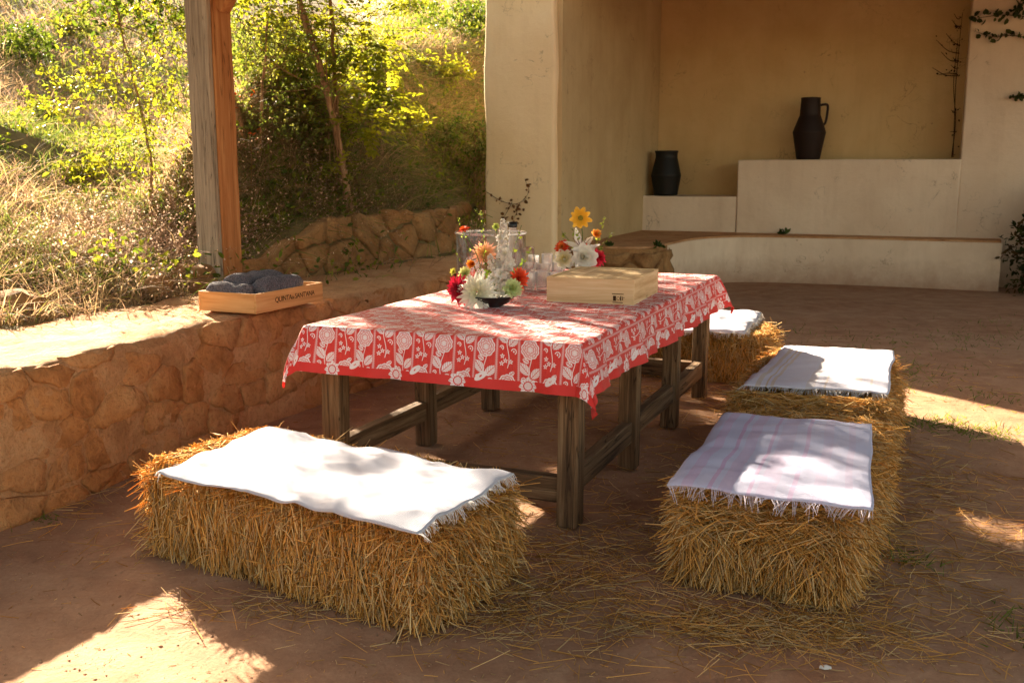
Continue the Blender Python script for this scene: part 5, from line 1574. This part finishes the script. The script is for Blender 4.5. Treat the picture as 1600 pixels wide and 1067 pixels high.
dc = [[bw_(1489, 246), bw_(1491, 200), bw_(1493, 140), bw_(1498, 80), bw_(1504, 20)], [bw_(1487, 246), bw_(1493, 190), bw_(1490, 130), bw_(1497, 60)]]
for k in range(13):
    v0 = 20 + 220 * random.random(); L_ = random.uniform(4, 22) * (2.0 if 80 < v0 < 150 and random.random() < .4 else 1)
    u0 = 1490 + (246 - v0) * .055; dv = random.uniform(-.8, .1)
    dc.append([bw_(u0, v0), bw_(u0 - L_ * .5, v0 + dv * L_ * .3 + random.uniform(-3, 5)), bw_(u0 - L_, v0 + dv * L_ + random.uniform(-5, 5))])
creeper('dead_creeper', 'dead black creeper clinging in the right corner of the alcove', dc, (.035, .02, .012), .03, 50, .007, .02)
bs = at_z(1588, 430, 0)
b8 = np.array([bpt(3.95, -.15, 0)[0], bpt(3.95, -.15, 0)[1], 0.0])
plant('bush', 'dense shrub, leaves darkened to stand for a dark void, at the right end of the alcove bench', 'bush', b8, [b8, b8 + [0, 0, .4], b8 + [0, 0, .8]], .03, .01, 16,
      [(b8 + [.05, 0, .5], (.45, .4, .55), 420), (b8 + [.2, 0, 1.0], (.35, .35, .3), 160)], .07, 'small', [(.03, .045, .015), (.05, .07, .02), (.08, .05, .02)])  # shrub enlarged, leaf colours near black to stand for a dark void
for (u, v, m_, lb, s) in ((1225, 357, .35, 'tiny green weed growing on the bench seat', .10), (1028, 392, -2.45, 'small green weed on the raw stone end of the bench', .08), (950, 388, -2.6, 'low green weed beside the pillar on the stone bench end', .07)):
    p = on_plane(u, v, m=m_); p[2] = .63; n = 30
    D = rng.normal(0, 1, (n, 3)) + np.array([0, 0, .9]); V, F, m = leaves(rng.normal(0, s * .25, (n, 3)) * np.array([1, 1, .2]), D, rng.normal(0, 1, (n, 3)), rng.uniform(.5, 1, n) * s, .5)
    o = np_mesh('weed', V, F, M['leaf'], None, col=np.repeat(np.array([.06, .10, .03]) * rng.uniform(.6, 1.4, (n, 1)), m, 0)); o.location = tuple(p); tag(o, lb, 'weed')

# ------------------------------------------------------------------ loose straw, weeds and stones on the ground
def loose(centers, cols_mul=1.0):
    Ps = []
    for (x, y, sx, sy, n) in centers: Ps.append(np.column_stack([rng.normal(x, sx, n), rng.normal(y, sy, n), np.zeros(n)]))
    P = np.concatenate(Ps); P = P[wall_dist(P[:, 0], P[:, 1])[0] < -.1]; n = len(P); P[:, 2] = ground_z(P[:, 0], P[:, 1]) + .006 + rng.random(n) * .012
    th = rng.uniform(0, 6.28, n); D = np.column_stack([np.cos(th), np.sin(th), rng.normal(0, .05, n)])
    L = rng.uniform(.03, .16, n)
    V, F, m = strands(P, D, L, rng.uniform(.002, .004, n), np.column_stack([rng.normal(0, .15, n), rng.normal(0, .15, n), rng.normal(0, .03, n)]), 2, .8)
    return V, F, np.repeat(straw_cols(n, .85) * cols_mul, m, 0)
V, F, c = loose([(.85, 3.08, .26, .09, 700), (1.0, 2.95, .25, .12, 260), (-.05, 3.25, .2, .15, 300), (-.75, 3.2, .3, .06, 200), (.35, 3.7, .25, .35, 600), (1.55, 3.7, .14, .4, 330), (1.3, 3.4, .14, .2, 200), (-1.55, 3.9, .08, .2, 70),
                 (.15, 3.35, .35, .25, 500), (2.0, 4.2, .15, .5, 400), (1.3, 4.8, .3, .3, 400), (2.1, 5.0, .25, .5, 260), (1.2, 6.4, .5, .3, 420), (2.0, 6.9, .4, .3, 200), (.7, 3.3, 1.2, .5, 120), (1.8, 3.2, .6, .5, 50), (.5, 5.2, .7, .8, 260), (-1.95, 4.3, .05, .25, 60), (2.6, 7.3, .8, .6, 260), (-1.2, 4.6, .2, .4, 120)])
tag(np_mesh('loose_straw', V, F, M['straw'], None, col=c), 'loose straw strewn over the red earth around the bales', 'straw', kind='stuff')
def ground_weeds(spots):
    Ps = []
    for (x, y, s, n) in spots: Ps.append(np.column_stack([rng.normal(x, s, n), rng.normal(y, s, n), np.zeros(n)]))
    P = np.concatenate(Ps); n = len(P); P[:, 2] = ground_z(P[:, 0], P[:, 1])
    D = np.column_stack([rng.normal(0, .7, n), rng.normal(0, .7, n), rng.uniform(.2, 1, n)])
    V, F, m = blades(P, D, rng.uniform(.02, .07, n), np.full(n, .005), rng.normal(0, .3, (n, 3)), 2)
    return V, F, np.repeat(np.array([.12, .17, .04]) * rng.uniform(.5, 1.5, (n, 1)), m, 0)
gs = [(2.35, 5.75, .10, 160), (2.6, 5.7, .12, 200), (2.75, 5.5, .1, 140), (1.75, 3.05, .10, 170), (1.85, 2.85, .1, 120), (2.5, 6.9, .2, 160), (3.0, 7.3, .25, 160), (1.55, 3.65, .08, 70), (3.3, 8.6, .5, 160), (4.2, 8.8, .4, 160), (2.2, 9.3, .4, 120), (3.2, 6.4, .15, 80), (-2.05, 4.1, .05, 40), (5.2, 9.5, .4, 120)]
V, F, c = ground_weeds(gs)
tag(np_mesh('ground_weeds', V, F, M['leaf'], None, col=c), 'small green weeds sprouting from the trodden earth', 'weeds', kind='stuff')
p = at_z(1290, 1045, 0); bm = bmesh.new(); bmesh.ops.create_icosphere(bm, subdivisions=1, radius=.018)
for v in bm.verts: v.co = Vector((v.co.x * 1.2, v.co.y * .7, v.co.z * .35)) * (1 + .3 * noise.noise(v.co * 90))
o = bm_obj('pebble', bm, M['paper']); o.location = (p[0], p[1], .006); tag(o, 'single white pebble on the bare ground in front of the right bales', 'pebble')

# clods, grit and chaff trodden into the earth
n = 9000
P = np.column_stack([rng.uniform(-2.2, 3.2, n), 2.3 + 6.5 * rng.random(n) ** 1.4, np.zeros(n)]); P = P[wall_dist(P[:, 0], P[:, 1])[0] < -.08]; n = len(P)
P[:, 2] = ground_z(P[:, 0], P[:, 1]) + .001
oc = np.array([(1, 0, 0), (0, 1, 0), (-1, 0, 0), (0, -1, 0), (0, 0, 1), (0, 0, -1)], float)
rad = (.0018 + .0055 * rng.random(n) ** 5)[:, None, None]
Vv = P[:, None, :] + oc[None] * rad * rng.uniform(.6, 1.3, (n, 6, 3)) * np.array([1, 1, .6])
f = np.array([(0, 1, 4), (1, 2, 4), (2, 3, 4), (3, 0, 4), (1, 0, 5), (2, 1, 5), (3, 2, 5), (0, 3, 5)])
cc = np.repeat(np.array([.48, .30, .19]) * rng.uniform(.8, 1.3, (n, 1)), 6, 0)
tag(np_mesh('grit', Vv.reshape(-1, 3), ((np.arange(n) * 6)[:, None, None] + f[None]).reshape(-1, 3), M['stalk'], None, col=cc), 'small clods and grit lying on the red earth', 'grit', kind='stuff')
n = 4200
P = np.column_stack([rng.normal(.4, 1.4, n), 2.4 + 4.8 * rng.random(n), np.zeros(n)]); P = P[wall_dist(P[:, 0], P[:, 1])[0] < -.08]; n = len(P)
P[:, 2] = ground_z(P[:, 0], P[:, 1]) + .003; th = rng.uniform(0, 6.28, n)
V, F, m = strands(P, np.column_stack([np.cos(th), np.sin(th), rng.normal(0, .06, n)]), rng.uniform(.006, .03, n), rng.uniform(.0015, .003, n), np.zeros((n, 3)), 1, .9)
tag(np_mesh('chaff', V, F, M['straw'], None, col=np.repeat(straw_cols(n, .85), m, 0)), 'fine broken chaff trodden into the red earth', 'chaff', kind='stuff')
